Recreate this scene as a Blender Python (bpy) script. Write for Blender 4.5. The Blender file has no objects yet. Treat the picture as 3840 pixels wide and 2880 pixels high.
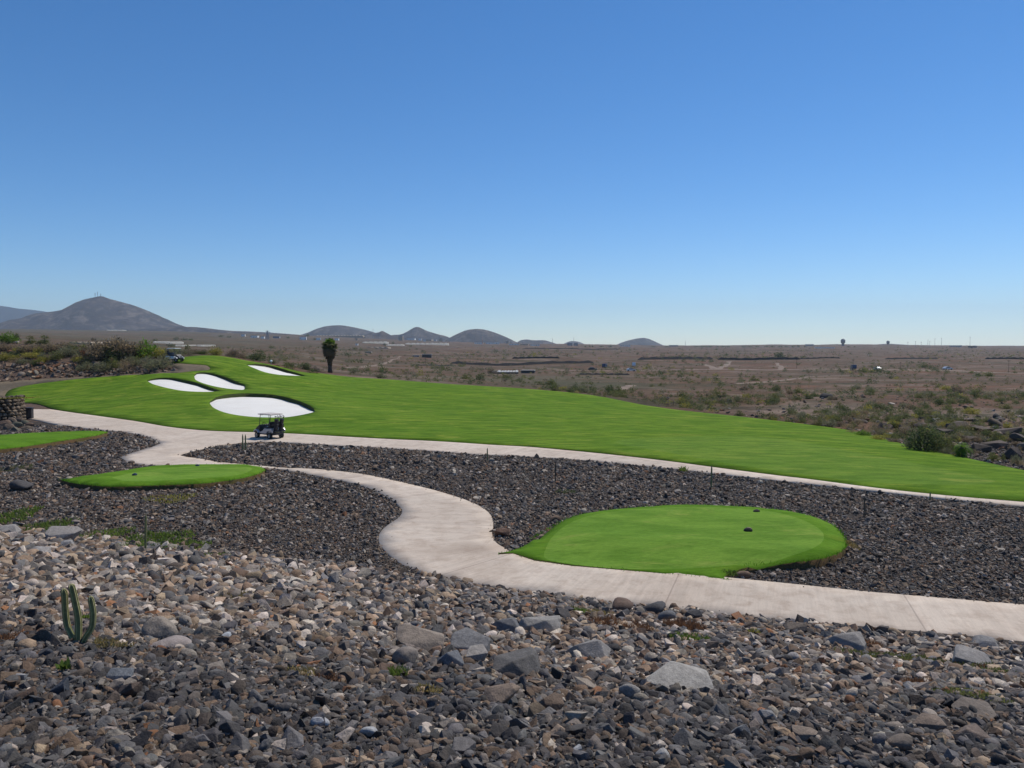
import bpy, bmesh, math, random
import numpy as np
from mathutils import Vector, Matrix, Euler
from mathutils.geometry import delaunay_2d_cdt

rng = np.random.default_rng(7)
random.seed(7)
SC = bpy.context.scene
COL = SC.collection
R = math.radians

# ------------------------------------------------------------------ camera model (survey of the photograph)
F, CX, CY, YH = 2951.0, 1920.0, 1440.0, 1286.0
EYE = 7.0
PITCH = math.atan((CY - YH) / F)
SP, CP = math.sin(PITCH), math.cos(PITCH)


def ray(px, py):
    u = (np.asarray(px, float) - CX) / F
    v = (CY - np.asarray(py, float)) / F
    dy = CP + v * SP
    return u / dy, (-SP + v * CP) / dy        # X and Z per metre of depth Y


def at(px, py, Y):
    a, b = ray(px, py)
    return a * Y, Y, EYE + b * Y


def project(X, Y, Z):
    fw = Y * CP - (Z - EYE) * SP
    up = Y * SP + (Z - EYE) * CP
    return CX + F * X / fw, CY - F * up / fw


# ------------------------------------------------------------------ terrain
PATH_TOP = [(75, 1512), (200, 1537), (350, 1560), (500, 1580), (625, 1602), (750, 1615), (850, 1620), (950, 1623), (1105, 1629),
            (1250, 1637), (1450, 1648), (1650, 1658), (1850, 1671), (2000, 1679), (2250, 1702), (2500, 1731), (2650, 1751),
            (2905, 1785), (3034, 1801), (3284, 1835), (3534, 1862), (3840, 1887), (4400, 1932)]
FAR_BOTTOM = [(4400, 1950), (3840, 1904), (3584, 1880), (3384, 1859), (3234, 1842), (3034, 1820), (2834, 1797), (2550, 1765), (2400, 1750),
              (2250, 1734), (2050, 1719), (1800, 1707), (1650, 1696), (1400, 1681), (1150, 1667), (1050, 1661), (950, 1660), (825, 1672),
              (760, 1687), (700, 1701), (675, 1708), (700, 1716), (750, 1722), (815, 1735)]
NEAR_TOP = [(1035, 1755), (1065, 1757), (1175, 1761), (1300, 1772), (1400, 1787), (1525, 1815), (1625, 1840), (1700, 1863), (1750, 1880),
            (1800, 1903), (1835, 1929), (1848, 1955), (1849, 1980), (1845, 2000), (1850, 2025), (1870, 2047), (1925, 2075), (2005, 2101),
            (2150, 2122), (2350, 2139), (2550, 2155), (2734, 2173), (2984, 2197), (3234, 2222), (3484, 2243), (3840, 2272), (4400, 2318)]
NEAR_BOTTOM = [(4400, 2480), (3840, 2424), (3584, 2397), (3284, 2370), (3034, 2347), (2834, 2325), (2550, 2297), (2250, 2265), (2050, 2238),
               (1800, 2205), (1700, 2184), (1600, 2160), (1525, 2130), (1475, 2098), (1440, 2065), (1425, 2045), (1420, 2025), (1427, 2000),
               (1442, 1984), (1460, 1970), (1495, 1945), (1508, 1925), (1500, 1905), (1465, 1875), (1400, 1840), (1325, 1815), (1200, 1790),
               (1100, 1772), (1050, 1763)]
JUNC_LEFT = [(535, 1748), (480, 1735), (457, 1721), (465, 1712), (525, 1692), (590, 1671), (597, 1660), (545, 1640), (475, 1624), (395, 1617),
             (300, 1607), (190, 1590), (120, 1575), (-100, 1545), (-500, 1500)]
PATH_PX = PATH_TOP + FAR_BOTTOM + NEAR_TOP + NEAR_BOTTOM + JUNC_LEFT + [(-500, 1462), (0, 1500)]

TX = np.array([-900, 0, 600, 1000, 1500, 1900, 2500, 3100, 3840, 4800], float)
TD = np.array([130, 200, 354, 700, 1500, 2500, 3300], float)
TR = np.array([
    [1288, 1286, 1350, 1385, 1430, 1462, 1478, 1472, 1466, 1466],
    [1278, 1282, 1335, 1350, 1400, 1425, 1432, 1429, 1425, 1425],
    [1262, 1268, 1312, 1325, 1364, 1388, 1391, 1391, 1392, 1392],
    [1252, 1255, 1285, 1300, 1322, 1335, 1340, 1342, 1343, 1343],
    [1242, 1243, 1258, 1272, 1290, 1301, 1311, 1309, 1312, 1312],
    [1234, 1235, 1241, 1253, 1275, 1287, 1297, 1291, 1298, 1298],
    [1240, 1241, 1247, 1259, 1283, 1296, 1307, 1304, 1308, 1308]], float)


def wob(x, y):
    return (np.sin(x * 1.0 + 1.7 * np.sin(y * .63 + .4)) + np.sin(y * 1.31 + 1.3 * np.sin(x * .71 + 2.)) + .6 * np.sin(2.3 * x - 1.9 * y + 1.)) / 2.6


def far_h(X, Y):
    Yc = np.clip(Y, 60, 3300)
    px = np.clip(CX + F * X / np.maximum(Y, 1.) * .9986, TX[0], TX[-1] - 1)
    i = np.clip(np.searchsorted(TX, px) - 1, 0, len(TX) - 2)
    a = (px - TX[i]) / (TX[i + 1] - TX[i])
    ld = np.log(np.maximum(Yc, TD[0]))
    LD = np.log(TD)
    j = np.clip(np.searchsorted(LD, ld) - 1, 0, len(TD) - 2)
    b = np.clip((ld - LD[j]) / (LD[j + 1] - LD[j]), 0, 1)
    a = a * a * (3 - 2 * a) * .5 + a * .5
    row = (TR[j, i] * (1 - a) + TR[j, i + 1] * a) * (1 - b) + (TR[j + 1, i] * (1 - a) + TR[j + 1, i + 1] * a) * b
    z = EYE + (YH - row) / F * Yc
    amp = np.clip((Yc - 140) / 300, 0, 1)
    return z + amp * (.5 * wob(X / 14., Y / 17.) + .9 * wob(X / 45. + 3, Y / 38.) + Yc * .0008 * wob(X / 150., Y / 120. + 5))


CTRL = []
for p in PATH_TOP + JUNC_LEFT[2:] + [(-200, 1600), (-500, 1580), (0, 1650), (-300, 1680), (250, 1650), (200, 1580), (0, 1540), (400, 1600), (550, 1612), (-300, 1545)]:
    a, b = ray(*p)
    Y = -EYE / b
    CTRL.append((a * Y, Y, 0.))
for Y in (4, 14, 24, 34, 44, 54, 62):
    for X in range(-60, 61, 12):
        if abs(X) < .85 * Y + 8:
            px, py = project(X, Y, 0.)
            if py > np.interp(px, [p[0] for p in PATH_TOP], [p[1] for p in PATH_TOP]) + 25:
                CTRL.append((X, Y, 0.))
for px, py, Y in [
    (983, 1562, 70), (700, 1560, 72), (960, 1483, 84), (1180, 1545, 72), (1300, 1560, 70), (850, 1460, 92), (760, 1405, 100), (700, 1469, 86),
    (640, 1418, 95), (700, 1380, 102), (650, 1362, 104.5), (683, 1341, 110), (753, 1335, 113), (816, 1335, 114), (880, 1346, 113), (921, 1357, 112),
    (1006, 1370, 112), (1101, 1393, 112), (1158, 1405, 113), (1215, 1403, 118.5), (1000, 1400, 105), (1080, 1412, 104), (950, 1372, 109),
    (1215, 1480, 92), (1215, 1430, 106), (1441, 1423, 116), (1441, 1480, 95), (1441, 1540, 78), (1910, 1455, 112), (1910, 1520, 86), (1910, 1600, 65),
    (2222, 1484, 104), (2222, 1560, 76), (2639, 1550, 87), (2639, 1640, 59), (3177, 1614, 70), (3177, 1720, 48), (3472, 1687, 56), (3840, 1768, 46),
    (35, 1465, 100), (95, 1447, 101), (300, 1418, 103), (470, 1407, 103), (20, 1490, 95), (250, 1480, 92), (450, 1480, 88), (250, 1520, 84), (450, 1530, 79),
    (0, 1433, 104), (0, 1370, 109), (0, 1300, 118), (30, 1280, 124), (-700, 1280, 124), (200, 1400, 105), (200, 1365, 108), (200, 1310, 116),
    (300, 1300, 120), (470, 1385, 104.5), (470, 1360, 107), (470, 1325, 113), (560, 1345, 110), (600, 1385, 103), (-700, 1430, 104), (-700, 1510, 92),
    (3840, 1740, 50), (3780, 1710, 60), (3700, 1640, 66), (3400, 1640, 66), (3472, 1680, 58), (3300, 1620, 70), (3840, 1600, 72), (3400, 1560, 84),
    (3840, 1540, 90), (2800, 1540, 92), (2639, 1530, 98), (2222, 1470, 112), (3100, 1500, 106), (3600, 1490, 115), (4700, 1780, 46), (4700, 1560, 84),
    (-700, 1288, 145), (0, 1286, 145), (600, 1347, 145), (1000, 1378, 145), (1500, 1422, 145), (1900, 1453, 145), (2500, 1466, 145), (3100, 1461, 145),
    (3840, 1456, 145), (4700, 1456, 145)]:
    CTRL.append(at(px, py, Y))
CTRL = np.array(CTRL, float)
_C2 = 5.0 ** 2
_d = np.sqrt(((CTRL[:, None, :2] - CTRL[None, :, :2]) ** 2).sum(-1) + _C2)
_n = len(CTRL)
_A = np.zeros((_n + 1, _n + 1))
_A[:_n, :_n] = _d - np.eye(_n) * .15
_A[:_n, _n] = 1
_A[_n, :_n] = 1
_W = np.linalg.solve(_A, np.append(CTRL[:, 2], 0))

_fx, _fy = [], []
for p in [(3840, 2424), (2734, 2315), (2050, 2238), (1600, 2165), (1000, 2095), (500, 2040), (0, 1985)]:
    a, b = ray(*p)
    Y = -EYE / b
    _fx.append(a * Y)
    _fy.append(Y - .35)
_o = np.argsort(_fx)
FOOT_X, FOOT_Y = np.array(_fx)[_o], np.array(_fy)[_o]


def sstep(e0, e1, x):
    t = np.clip((x - e0) / (e1 - e0), 0, 1)
    return t * t * (3 - 2 * t)


def foot(X):
    y = np.interp(X, FOOT_X, FOOT_Y)
    y = np.where(X > FOOT_X[-1], FOOT_Y[-1] - .3 * (X - FOOT_X[-1]), y)
    return np.where(X < FOOT_X[0], FOOT_Y[0] - .36 * (X - FOOT_X[0]), y)


def height(X, Y):
    X = np.atleast_1d(np.asarray(X, float))
    Y = np.atleast_1d(np.asarray(Y, float))
    sh = X.shape
    X, Y = X.ravel(), Y.ravel()
    out = np.zeros(X.size)
    near = (Y < 152)
    if near.any():
        xs, ys = X[near], np.maximum(Y[near], -20)
        z = np.empty(xs.size)
        for k in range(0, xs.size, 20000):
            d = np.sqrt((xs[k:k + 20000, None] - CTRL[None, :, 0]) ** 2 + (ys[k:k + 20000, None] - CTRL[None, :, 1]) ** 2 + _C2)
            z[k:k + 20000] = d @ _W[:_n] + _W[_n]
        t = foot(xs) - ys
        bank = .235 * (.5 * (t + np.sqrt(t * t + .5)))
        bank = np.where(t > -4, bank, 0) * sstep(-4, -1, t) + .10 * wob(xs / 1.9, ys / 1.6) * sstep(.6, 3, t) + .05 * wob(xs / .8, ys / .7) * sstep(.6, 3, t)
        z = np.where(ys < 40, z * sstep(18, 40, ys), z)
        out[near] = z + bank
    w = sstep(126, 150, Y)
    far = w > 0
    if far.any():
        out[far] = out[far] * (1 - w[far]) + far_h(X[far], Y[far]) * w[far]
    return out.reshape(sh)


_YS = np.concatenate([np.linspace(3, 140, 900), np.geomspace(140.2, 3200, 900)])


def hit(px, py, dz=0.0, near=3.0):
    """World point where the line of sight through a survey point meets the terrain raised by dz."""
    px = np.atleast_1d(np.asarray(px, float))
    py = np.atleast_1d(np.asarray(py, float))
    out = np.zeros((px.size, 3))
    ys = _YS[_YS >= near]
    for k in range(px.size):
        a, b = ray(px[k], py[k])
        d = EYE + b * ys - height(a * ys, ys) - dz
        s = np.where(d <= 0)[0]
        if len(s) == 0:
            q = np.where(ys > 1200, d / ys, 1e9) if near > 100 else d / ys
            y1 = ys[np.argmin(q)]
            out[k] = (a * y1, y1, height(a * y1, y1)[0] + dz)
            continue
        else:
            j = s[0]
            y1 = ys[j] if j == 0 else ys[j - 1] + (ys[j] - ys[j - 1]) * d[j - 1] / (d[j - 1] - d[j])
        out[k] = (a * y1, y1, EYE + b * y1)
    return out


def smooth_poly(pts, n=4):
    """Centripetal-ish Catmull-Rom through an open list of points."""
    P = [np.array(p, float) for p in pts]
    P = [2 * P[0] - P[1]] + P + [2 * P[-1] - P[-2]]
    out = []
    for i in range(1, len(P) - 2):
        a, b, c, d = P[i - 1:i + 3]
        for k in range(n):
            t = k / n
            out.append(.5 * (2 * b + (c - a) * t + (2 * a - 5 * b + 4 * c - d) * t * t + (3 * b - a - 3 * c + d) * t ** 3))
    out.append(P[-2])
    return out


def inside(X, Y, poly):
    poly = np.asarray(poly)[:, :2]
    r = np.zeros(X.shape, bool)
    x0, y0 = poly[-1]
    for x1, y1 in poly:
        c = (y0 > Y) != (y1 > Y)
        if y1 != y0:
            r ^= c & (X < (x1 - x0) * (Y - y0) / (y1 - y0) + x0)
        x0, y0 = x1, y1
    return r


def dist_line(X, Y, line, closed=False):
    line = np.asarray(line)[:, :2]
    d = np.full(X.shape, 1e9)
    n = len(line)
    for i in range(n if closed else n - 1):
        p, q = line[i], line[(i + 1) % n]
        v = q - p
        L = max((v * v).sum(), 1e-9)
        t = np.clip(((X - p[0]) * v[0] + (Y - p[1]) * v[1]) / L, 0, 1)
        d = np.minimum(d, np.hypot(X - p[0] - t * v[0], Y - p[1] - t * v[1]))
    return d


# ------------------------------------------------------------------ object helpers
def tag(o, label=None, cat=None, group=None, kind=None):
    for k, v in (('label', label), ('category', cat), ('group', group), ('kind', kind)):
        if v:
            o[k] = v
    return o


def link(name, me, mat=None, parent=None):
    o = bpy.data.objects.new(name, me)
    COL.objects.link(o)
    if mat is not None:
        for m in (mat if isinstance(mat, (list, tuple)) else [mat]):
            me.materials.append(m)
    if parent is not None:
        o.parent = parent
    return o


def mesh_np(name, V, T, cols=None, smooth=None, mat_idx=None, attrs=None):
    """Mesh from vertex array and an (n,k) face array."""
    V = np.asarray(V, np.float32)
    T = np.asarray(T, np.int32)
    k = T.shape[1]
    me = bpy.data.meshes.new(name)
    me.vertices.add(len(V))
    me.vertices.foreach_set('co', V.ravel())
    me.loops.add(T.size)
    me.loops.foreach_set('vertex_index', T.ravel())
    me.polygons.add(len(T))
    me.polygons.foreach_set('loop_start', np.arange(0, T.size, k, dtype=np.int32))
    if smooth is not None:
        me.polygons.foreach_set('use_smooth', np.broadcast_to(np.asarray(smooth, bool), (len(T),)).copy())
    if mat_idx is not None:
        me.polygons.foreach_set('material_index', np.asarray(mat_idx, np.int32))
    if cols is not None:
        at_ = me.attributes.new('Col', 'FLOAT_COLOR', 'POINT')
        c = np.ones((len(V), 4), np.float32)
        c[:, :3] = cols
        at_.data.foreach_set('color', c.ravel())
    for nm, val in (attrs or {}).items():
        at_ = me.attributes.new(nm, 'FLOAT', 'POINT')
        at_.data.foreach_set('value', np.asarray(val, np.float32))
    me.update(calc_edges=True)
    return me


def from_bm(name, bm, mat=None, parent=None, smooth=False):
    me = bpy.data.meshes.new(name)
    bmesh.ops.recalc_face_normals(bm, faces=bm.faces)
    bm.to_mesh(me)
    bm.free()
    if smooth:
        for p in me.polygons:
            p.use_smooth = True
    return link(name, me, mat, parent)


def empty(name, loc, rz=0.0, sc=1.0):
    o = bpy.data.objects.new(name, None)
    COL.objects.link(o)
    o.location = loc
    o.rotation_euler = (0, 0, rz)
    o.scale = (sc, sc, sc)
    return o


def copy_tree(o, parent=None):
    kids = [c for c in COL.objects if c.parent == o]
    c = o.copy()
    COL.objects.link(c)
    c.parent = parent
    for k in kids:
        copy_tree(k, c)
    return c


def bx(bm, c, s, bevel=0.0, rot=None):
    M = Matrix.Translation(c) @ (rot.to_4x4() if rot else Matrix.Identity(4)) @ Matrix.Diagonal((s[0], s[1], s[2], 1))
    g = bmesh.ops.create_cube(bm, size=1.0, matrix=M)
    if bevel:
        ed = list({e for v in g['verts'] for e in v.link_edges})
        bmesh.ops.bevel(bm, geom=ed, offset=bevel, segments=2, affect='EDGES', profile=.6)


def tube(bm, pts, r, n=8, cap=True):
    pts = [Vector(p) for p in pts]
    rr = r if isinstance(r, (list, tuple)) else [r] * len(pts)
    rings = []
    for i, p in enumerate(pts):
        d = (pts[min(i + 1, len(pts) - 1)] - pts[max(i - 1, 0)])
        d = d.normalized() if d.length > 1e-9 else Vector((0, 0, 1))
        a = d.orthogonal().normalized() if abs(d.z) > .95 else Vector((0, 0, 1)).cross(d).normalized()
        b = d.cross(a)
        rings.append([bm.verts.new(p + (a * math.cos(2 * math.pi * k / n) + b * math.sin(2 * math.pi * k / n)) * rr[i]) for k in range(n)])
    for i in range(len(rings) - 1):
        for k in range(n):
            bm.faces.new((rings[i][k], rings[i][(k + 1) % n], rings[i + 1][(k + 1) % n], rings[i + 1][k]))
    if cap:
        bm.faces.new(rings[0][::-1])
        bm.faces.new(rings[-1])


def prism(bm, prof, y0, y1):
    """Side profile (x,z) extruded across y."""
    a = [bm.verts.new((x, y0, z)) for x, z in prof]
    b = [bm.verts.new((x, y1, z)) for x, z in prof]
    n = len(prof)
    for i in range(n):
        bm.faces.new((a[i], a[(i + 1) % n], b[(i + 1) % n], b[i]))
    bm.faces.new(a[::-1])
    bm.faces.new(b)


def lathe(bm, prof, n=16, M=None):
    """(r,z) profile turned about z."""
    rings = []
    for r, z in prof:
        rings.append([bm.verts.new((max(r, 1e-4) * math.cos(2 * math.pi * k / n), max(r, 1e-4) * math.sin(2 * math.pi * k / n), z)) for k in range(n)])
    for i in range(len(rings) - 1):
        for k in range(n):
            bm.faces.new((rings[i][k], rings[i][(k + 1) % n], rings[i + 1][(k + 1) % n], rings[i + 1][k]))
    bm.faces.new(rings[0][::-1])
    bm.faces.new(rings[-1])
    if M is not None:
        bmesh.ops.transform(bm, matrix=M, verts=[v for r in rings for v in r])


# ------------------------------------------------------------------ materials
class NT:
    def __init__(s, name):
        s.m = bpy.data.materials.new(name)
        s.m.use_nodes = True
        s.t = s.m.node_tree
        s.b = s.t.nodes['Principled BSDF']
        s.b.inputs['Specular IOR Level'].default_value = .25

    def n(s, typ, **kw):
        nd = s.t.nodes.new(typ)
        for k, v in kw.items():
            if k in nd.inputs:
                nd.inputs[k].default_value = v
            else:
                setattr(nd, k, v)
        return nd

    def l(s, a, b):
        s.t.links.new(a, b)

    def noise(s, vec, scale, detail=4, rough=.55, dist=0.0):
        nd = s.n('ShaderNodeTexNoise', Scale=scale, Detail=detail, Roughness=rough, Distortion=dist)
        s.l(vec, nd.inputs['Vector'])
        return nd.outputs['Fac']

    def ramp(s, fac, stops):
        nd = s.n('ShaderNodeValToRGB')
        cr = nd.color_ramp
        while len(cr.elements) < len(stops):
            cr.elements.new(.5)
        for e, (p, c) in zip(cr.elements, stops):
            e.position = p
            e.color = (c, c, c, 1) if isinstance(c, (int, float)) else (*c, 1)
        s.l(fac, nd.inputs['Fac'])
        return nd.outputs['Color']

    def mix(s, fac, a, b, mode='MIX'):
        nd = s.n('ShaderNodeMix', data_type='RGBA', blend_type=mode)
        for sock, v in ((nd.inputs[0], fac), (nd.inputs[6], a), (nd.inputs[7], b)):
            if hasattr(v, 'default_value') or hasattr(v, 'is_output'):
                s.l(v, sock)
            elif isinstance(v, (int, float)):
                sock.default_value = v if sock == nd.inputs[0] else (v, v, v, 1)
            else:
                sock.default_value = (*v, 1)
        return nd.outputs[2]

    def math(s, op, a, b=0.0):
        nd = s.n('ShaderNodeMath', operation=op)
        for sock, v in ((nd.inputs[0], a), (nd.inputs[1], b)):
            if isinstance(v, (int, float)):
                sock.default_value = v
            else:
                s.l(v, sock)
        return nd.outputs[0]

    def attr(s, name, out='Fac', typ='GEOMETRY'):
        nd = s.n('ShaderNodeAttribute', attribute_name=name, attribute_type=typ)
        return nd.outputs[out]

    def pos(s):
        return s.n('ShaderNodeNewGeometry').outputs['Position']

    def obj(s):
        return s.n('ShaderNodeTexCoord').outputs['Object']

    def bump(s, hgt, strength, dist):
        nd = s.n('ShaderNodeBump', Strength=strength, Distance=dist)
        s.l(hgt, nd.inputs['Height'])
        s.l(nd.outputs['Normal'], s.b.inputs['Normal'])

    def done(s, col, rough=.9, spec=None):
        if isinstance(col, tuple):
            s.b.inputs['Base Color'].default_value = (*col, 1)
        else:
            s.l(col, s.b.inputs['Base Color'])
        if isinstance(rough, (int, float)):
            s.b.inputs['Roughness'].default_value = rough
        else:
            s.l(rough, s.b.inputs['Roughness'])
        if spec is not None:
            s.b.inputs['Specular IOR Level'].default_value = spec
        return s.m


def sc_col(c, k):
    return tuple(x * k for x in c)


def plain(name, col, rough=.6, metal=0.0, var=.15, scale=8., spec=.4):
    t = NT(name)
    f = t.noise(t.obj(), scale, 5)
    c = t.mix(t.ramp(f, [(.3, 0.), (.7, 1.)]), sc_col(col, 1 - var), sc_col(col, 1 + var))
    t.b.inputs['Metallic'].default_value = metal
    return t.done(c, rough, spec)


def grass_mat(name, base, light, dark, yellow):
    t = NT(name)
    mp = t.n('ShaderNodeMapping')
    mp.inputs['Rotation'].default_value = (0, 0, .55)
    mp.inputs['Scale'].default_value = (.55, 1.5, 1)
    t.l(t.pos(), mp.inputs['Vector'])
    p = mp.outputs['Vector']
    big = t.noise(p, .16, 4, .6)
    mid = t.noise(p, .75, 4, .65)
    fine = t.noise(p, 9., 3, .7)
    c = t.mix(t.ramp(big, [(.35, 0.), (.65, 1.)]), base, light)
    c = t.mix(t.math('MULTIPLY', t.ramp(mid, [(.42, 0.), (.62, 1.)]), .85), c, dark)
    yl = t.noise(p, .5, 5, .7, .6)
    c = t.mix(t.math('MULTIPLY', t.ramp(yl, [(.55, 0.), (.68, 1.)]), .8), c, yellow)
    c = t.mix(.75, c, t.ramp(fine, [(.25, .72), (.75, 1.25)]), 'MULTIPLY')
    t.bump(t.noise(p, 26., 3, .7), .55, .03)
    return t.done(c, .95, .03)


GRASS = grass_mat('fairway_turf', (.108, .200, .018), (.155, .240, .024), (.066, .138, .012), (.230, .270, .040))
GRASS_CUT = grass_mat('fairway_turf_cut', (.125, .218, .027), (.165, .250, .034), (.084, .162, .020), (.230, .275, .050))
TEE_ROUGH = grass_mat('tee_fringe_turf', (.100, .208, .018), (.124, .238, .022), (.072, .160, .012), (.150, .225, .024))
TEE_CUT = grass_mat('tee_mown_turf', (.138, .258, .034), (.178, .298, .042), (.100, .200, .024), (.235, .310, .060))


def soil_mat(name, a, b, scale=6., bump=.6):
    t = NT(name)
    p = t.pos()
    c = t.mix(t.ramp(t.noise(p, scale * .15, 5, .6), [(.3, 0.), (.7, 1.)]), a, b)
    c = t.mix(.8, c, t.ramp(t.noise(p, scale * 2, 5, .75), [(.25, .55), (.75, 1.4)]), 'MULTIPLY')
    t.bump(t.noise(p, scale * 3, 4, .7), bump, .06)
    return t.done(c, .95, .1)


LIP = soil_mat('bunker_lip_turf', (.055, .085, .018), (.05, .05, .022), 5.)
EDGE_SOIL = soil_mat('turf_edge_soil', (.15, .085, .045), (.10, .085, .03), 5.)
TRACK = soil_mat('track_dirt', (.17, .135, .095), (.14, .115, .078), 1.5, .25)
ROAD_DIRT = soil_mat('plain_road_dirt', (.27, .205, .155), (.22, .165, .125), .6, .2)


def ground_mat():
    t = NT('stony_ground')
    p = t.pos()
    # desert: red-brown soil, pale grey flats, olive scrub cover, darker lava ground
    n1 = t.noise(p, .011, 6, .62, .5)
    n2 = t.noise(p, .035, 6, .65, .8)
    n3 = t.noise(p, .15, 6, .7, .3)
    n4 = t.noise(p, .9, 5, .7)
    c = t.mix(t.ramp(n1, [(.38, 0.), (.60, 1.)]), (.160, .082, .050), (.104, .066, .042))
    c = t.mix(t.math('MULTIPLY', t.ramp(n2, [(.49, 0.), (.60, 1.)]), .8), c, (.215, .160, .118))
    c = t.mix(t.math('MULTIPLY', t.ramp(n3, [(.50, 0.), (.64, 1.)]), .75), c, (.066, .064, .034))
    mp = t.n('ShaderNodeMapping')
    mp.inputs['Scale'].default_value = (.35, 1.6, 1)
    t.l(p, mp.inputs['Vector'])
    bands = t.noise(mp.outputs['Vector'], .028, 6, .68, .7)
    c = t.mix(t.math('MULTIPLY', t.ramp(bands, [(.52, 0.), (.60, 1.)]), .8), c, (.062, .056, .030))
    olive = t.attr('olive')
    c = t.mix(t.math('MULTIPLY', olive, t.ramp(n2, [(.30, .45), (.6, 1.)])), c, (.085, .083, .045))
    c = t.mix(.85, c, t.ramp(t.noise(p, .33, 6, .75), [(.26, .35), (.5, 1.0), (.74, 1.7)]), 'MULTIPLY')
    c = t.mix(t.attr('red'), c, t.mix(t.ramp(n4, [(.35, 0.), (.65, 1.)]), (.150, .095, .068), (.105, .080, .062)))
    dk = t.mix(t.ramp(t.noise(p, 1.3, 6, .7), [(.3, 0.), (.7, 1.)]), (.046, .040, .036), (.085, .066, .052))
    dk = t.mix(.8, dk, t.ramp(t.noise(p, 17., 4, .7), [(.25, .5), (.75, 1.5)]), 'MULTIPLY')
    c = t.mix(t.attr('gravel'), c, dk)
    bn = t.math('ADD', t.noise(p, 14., 4, .75), t.math('MULTIPLY', t.noise(p, .8, 4, .7), 3.))
    t.bump(bn, .5, .12)
    return t.done(c, .95, .1)


GROUND = ground_mat()


_sy = -EYE / ray(1780, 2062)[1]
STAIN = (ray(1780, 2062)[0] * _sy * .55, _sy * 1.5, .05)


def concrete_mat():
    t = NT('path_concrete')
    p = t.pos()
    along = t.attr('along')
    big = t.noise(p, .35, 5, .6, .4)
    c = t.mix(t.ramp(big, [(.32, 0.), (.68, 1.)]), (.545, .445, .350), (.640, .540, .435))
    c = t.mix(t.math('MULTIPLY', t.ramp(t.noise(p, 1.7, 6, .7, .5), [(.47, 0.), (.68, 1.)]), .65), c, (.40, .305, .23))
    dst = t.n('ShaderNodeVectorMath', operation='DISTANCE')
    wp = t.n('ShaderNodeMapping')
    wp.inputs['Scale'].default_value = (.55, 1.5, 1)
    t.l(p, wp.inputs['Vector'])
    t.l(wp.outputs['Vector'], dst.inputs[0])
    dst.inputs[1].default_value = STAIN
    spill = t.math('ADD', dst.outputs['Value'], t.math('MULTIPLY', t.noise(p, .8, 5, .7), 1.6))
    c = t.mix(t.ramp(t.math('MULTIPLY', spill, .3), [(.30, .55), (.75, 0.)]), c, (.30, .215, .155))
    # cross-wise broom texture and the saw-cut joints of the slabs
    comb = t.n('ShaderNodeCombineXYZ')
    t.l(along, comb.inputs[0])
    sep = t.n('ShaderNodeSeparateXYZ')
    t.l(p, sep.inputs[0])
    t.l(t.math('MULTIPLY', sep.outputs[0], .06), comb.inputs[1])
    t.l(t.math('MULTIPLY', sep.outputs[1], .06), comb.inputs[2])
    br = t.noise(comb.outputs[0], 6., 5, .75)
    c = t.mix(.55, c, t.ramp(br, [(.3, .76), (.7, 1.2)]), 'MULTIPLY')
    c = t.mix(.5, c, t.ramp(t.noise(p, 24., 3, .6), [(.25, .88), (.75, 1.1)]), 'MULTIPLY')
    jf = t.math('FRACT', t.math('MULTIPLY', along, 1 / 6.2))
    jd = t.math('MULTIPLY', t.math('ABSOLUTE', t.math('SUBTRACT', jf, .5)), 6.2)
    joint = t.math('LESS_THAN', jd, .022)
    halo = t.ramp(jd, [(.0, .5), (.3, 0.)])
    c = t.mix(t.math('MULTIPLY', halo, .22), c, (.34, .25, .20))
    c = t.mix(t.math('MULTIPLY', joint, .38), c, (.16, .12, .10))
    tone = t.n('ShaderNodeTexWhiteNoise', noise_dimensions='1D')
    t.l(t.math('FLOOR', t.math('ADD', t.math('MULTIPLY', along, 1 / 6.2), .5)), tone.inputs['W'])
    c = t.mix(.6, c, t.ramp(tone.outputs['Value'], [(0., .88), (1., 1.08)]), 'MULTIPLY')
    t.bump(br, .12, .01)
    return t.done(c, .88, .2)


CONCRETE = concrete_mat()


def sand_mat():
    t = NT('bunker_sand')
    p = t.pos()
    c = t.mix(t.ramp(t.noise(p, .5, 5, .65, .5), [(.3, 0.), (.7, 1.)]), (.76, .725, .655), (.82, .79, .725))
    c = t.mix(t.math('MULTIPLY', t.ramp(t.noise(p, .28, 4, .6), [(.58, 0.), (.72, 1.)]), .35), c, (.62, .52, .45))
    t.bump(t.noise(p, 3.5, 5, .7), .25, .08)
    return t.done(c, .95, .1)


SAND = sand_mat()


def rock_mat(name, per_object):
    t = NT(name)
    base = t.n('ShaderNodeObjectInfo').outputs['Color'] if per_object else t.attr('Col', 'Color')
    p = t.pos()
    m = t.noise(p, 11., 6, .7, .3)
    c = t.mix(.9, base, t.ramp(m, [(.25, .55), (.5, 1.), (.78, 1.5)]), 'MULTIPLY')
    spots = t.noise(p, 60., 3, .7)
    c = t.mix(.7, c, t.ramp(spots, [(.3, .7), (.7, 1.3)]), 'MULTIPLY')
    dust = t.ramp(t.noise(p, 3.2, 5, .7), [(.55, 0.), (.72, 1.)])
    c = t.mix(t.math('MULTIPLY', dust, .30), c, (.19, .145, .11))
    t.bump(t.math('ADD', t.noise(p, 38., 4, .7), t.math('MULTIPLY', t.noise(p, 9., 4, .7), 2.)), .55, .02)
    return t.done(c, .78, .3)


ROCK = rock_mat('loose_basalt', False)
ROCK1 = rock_mat('single_basalt', True)


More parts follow.
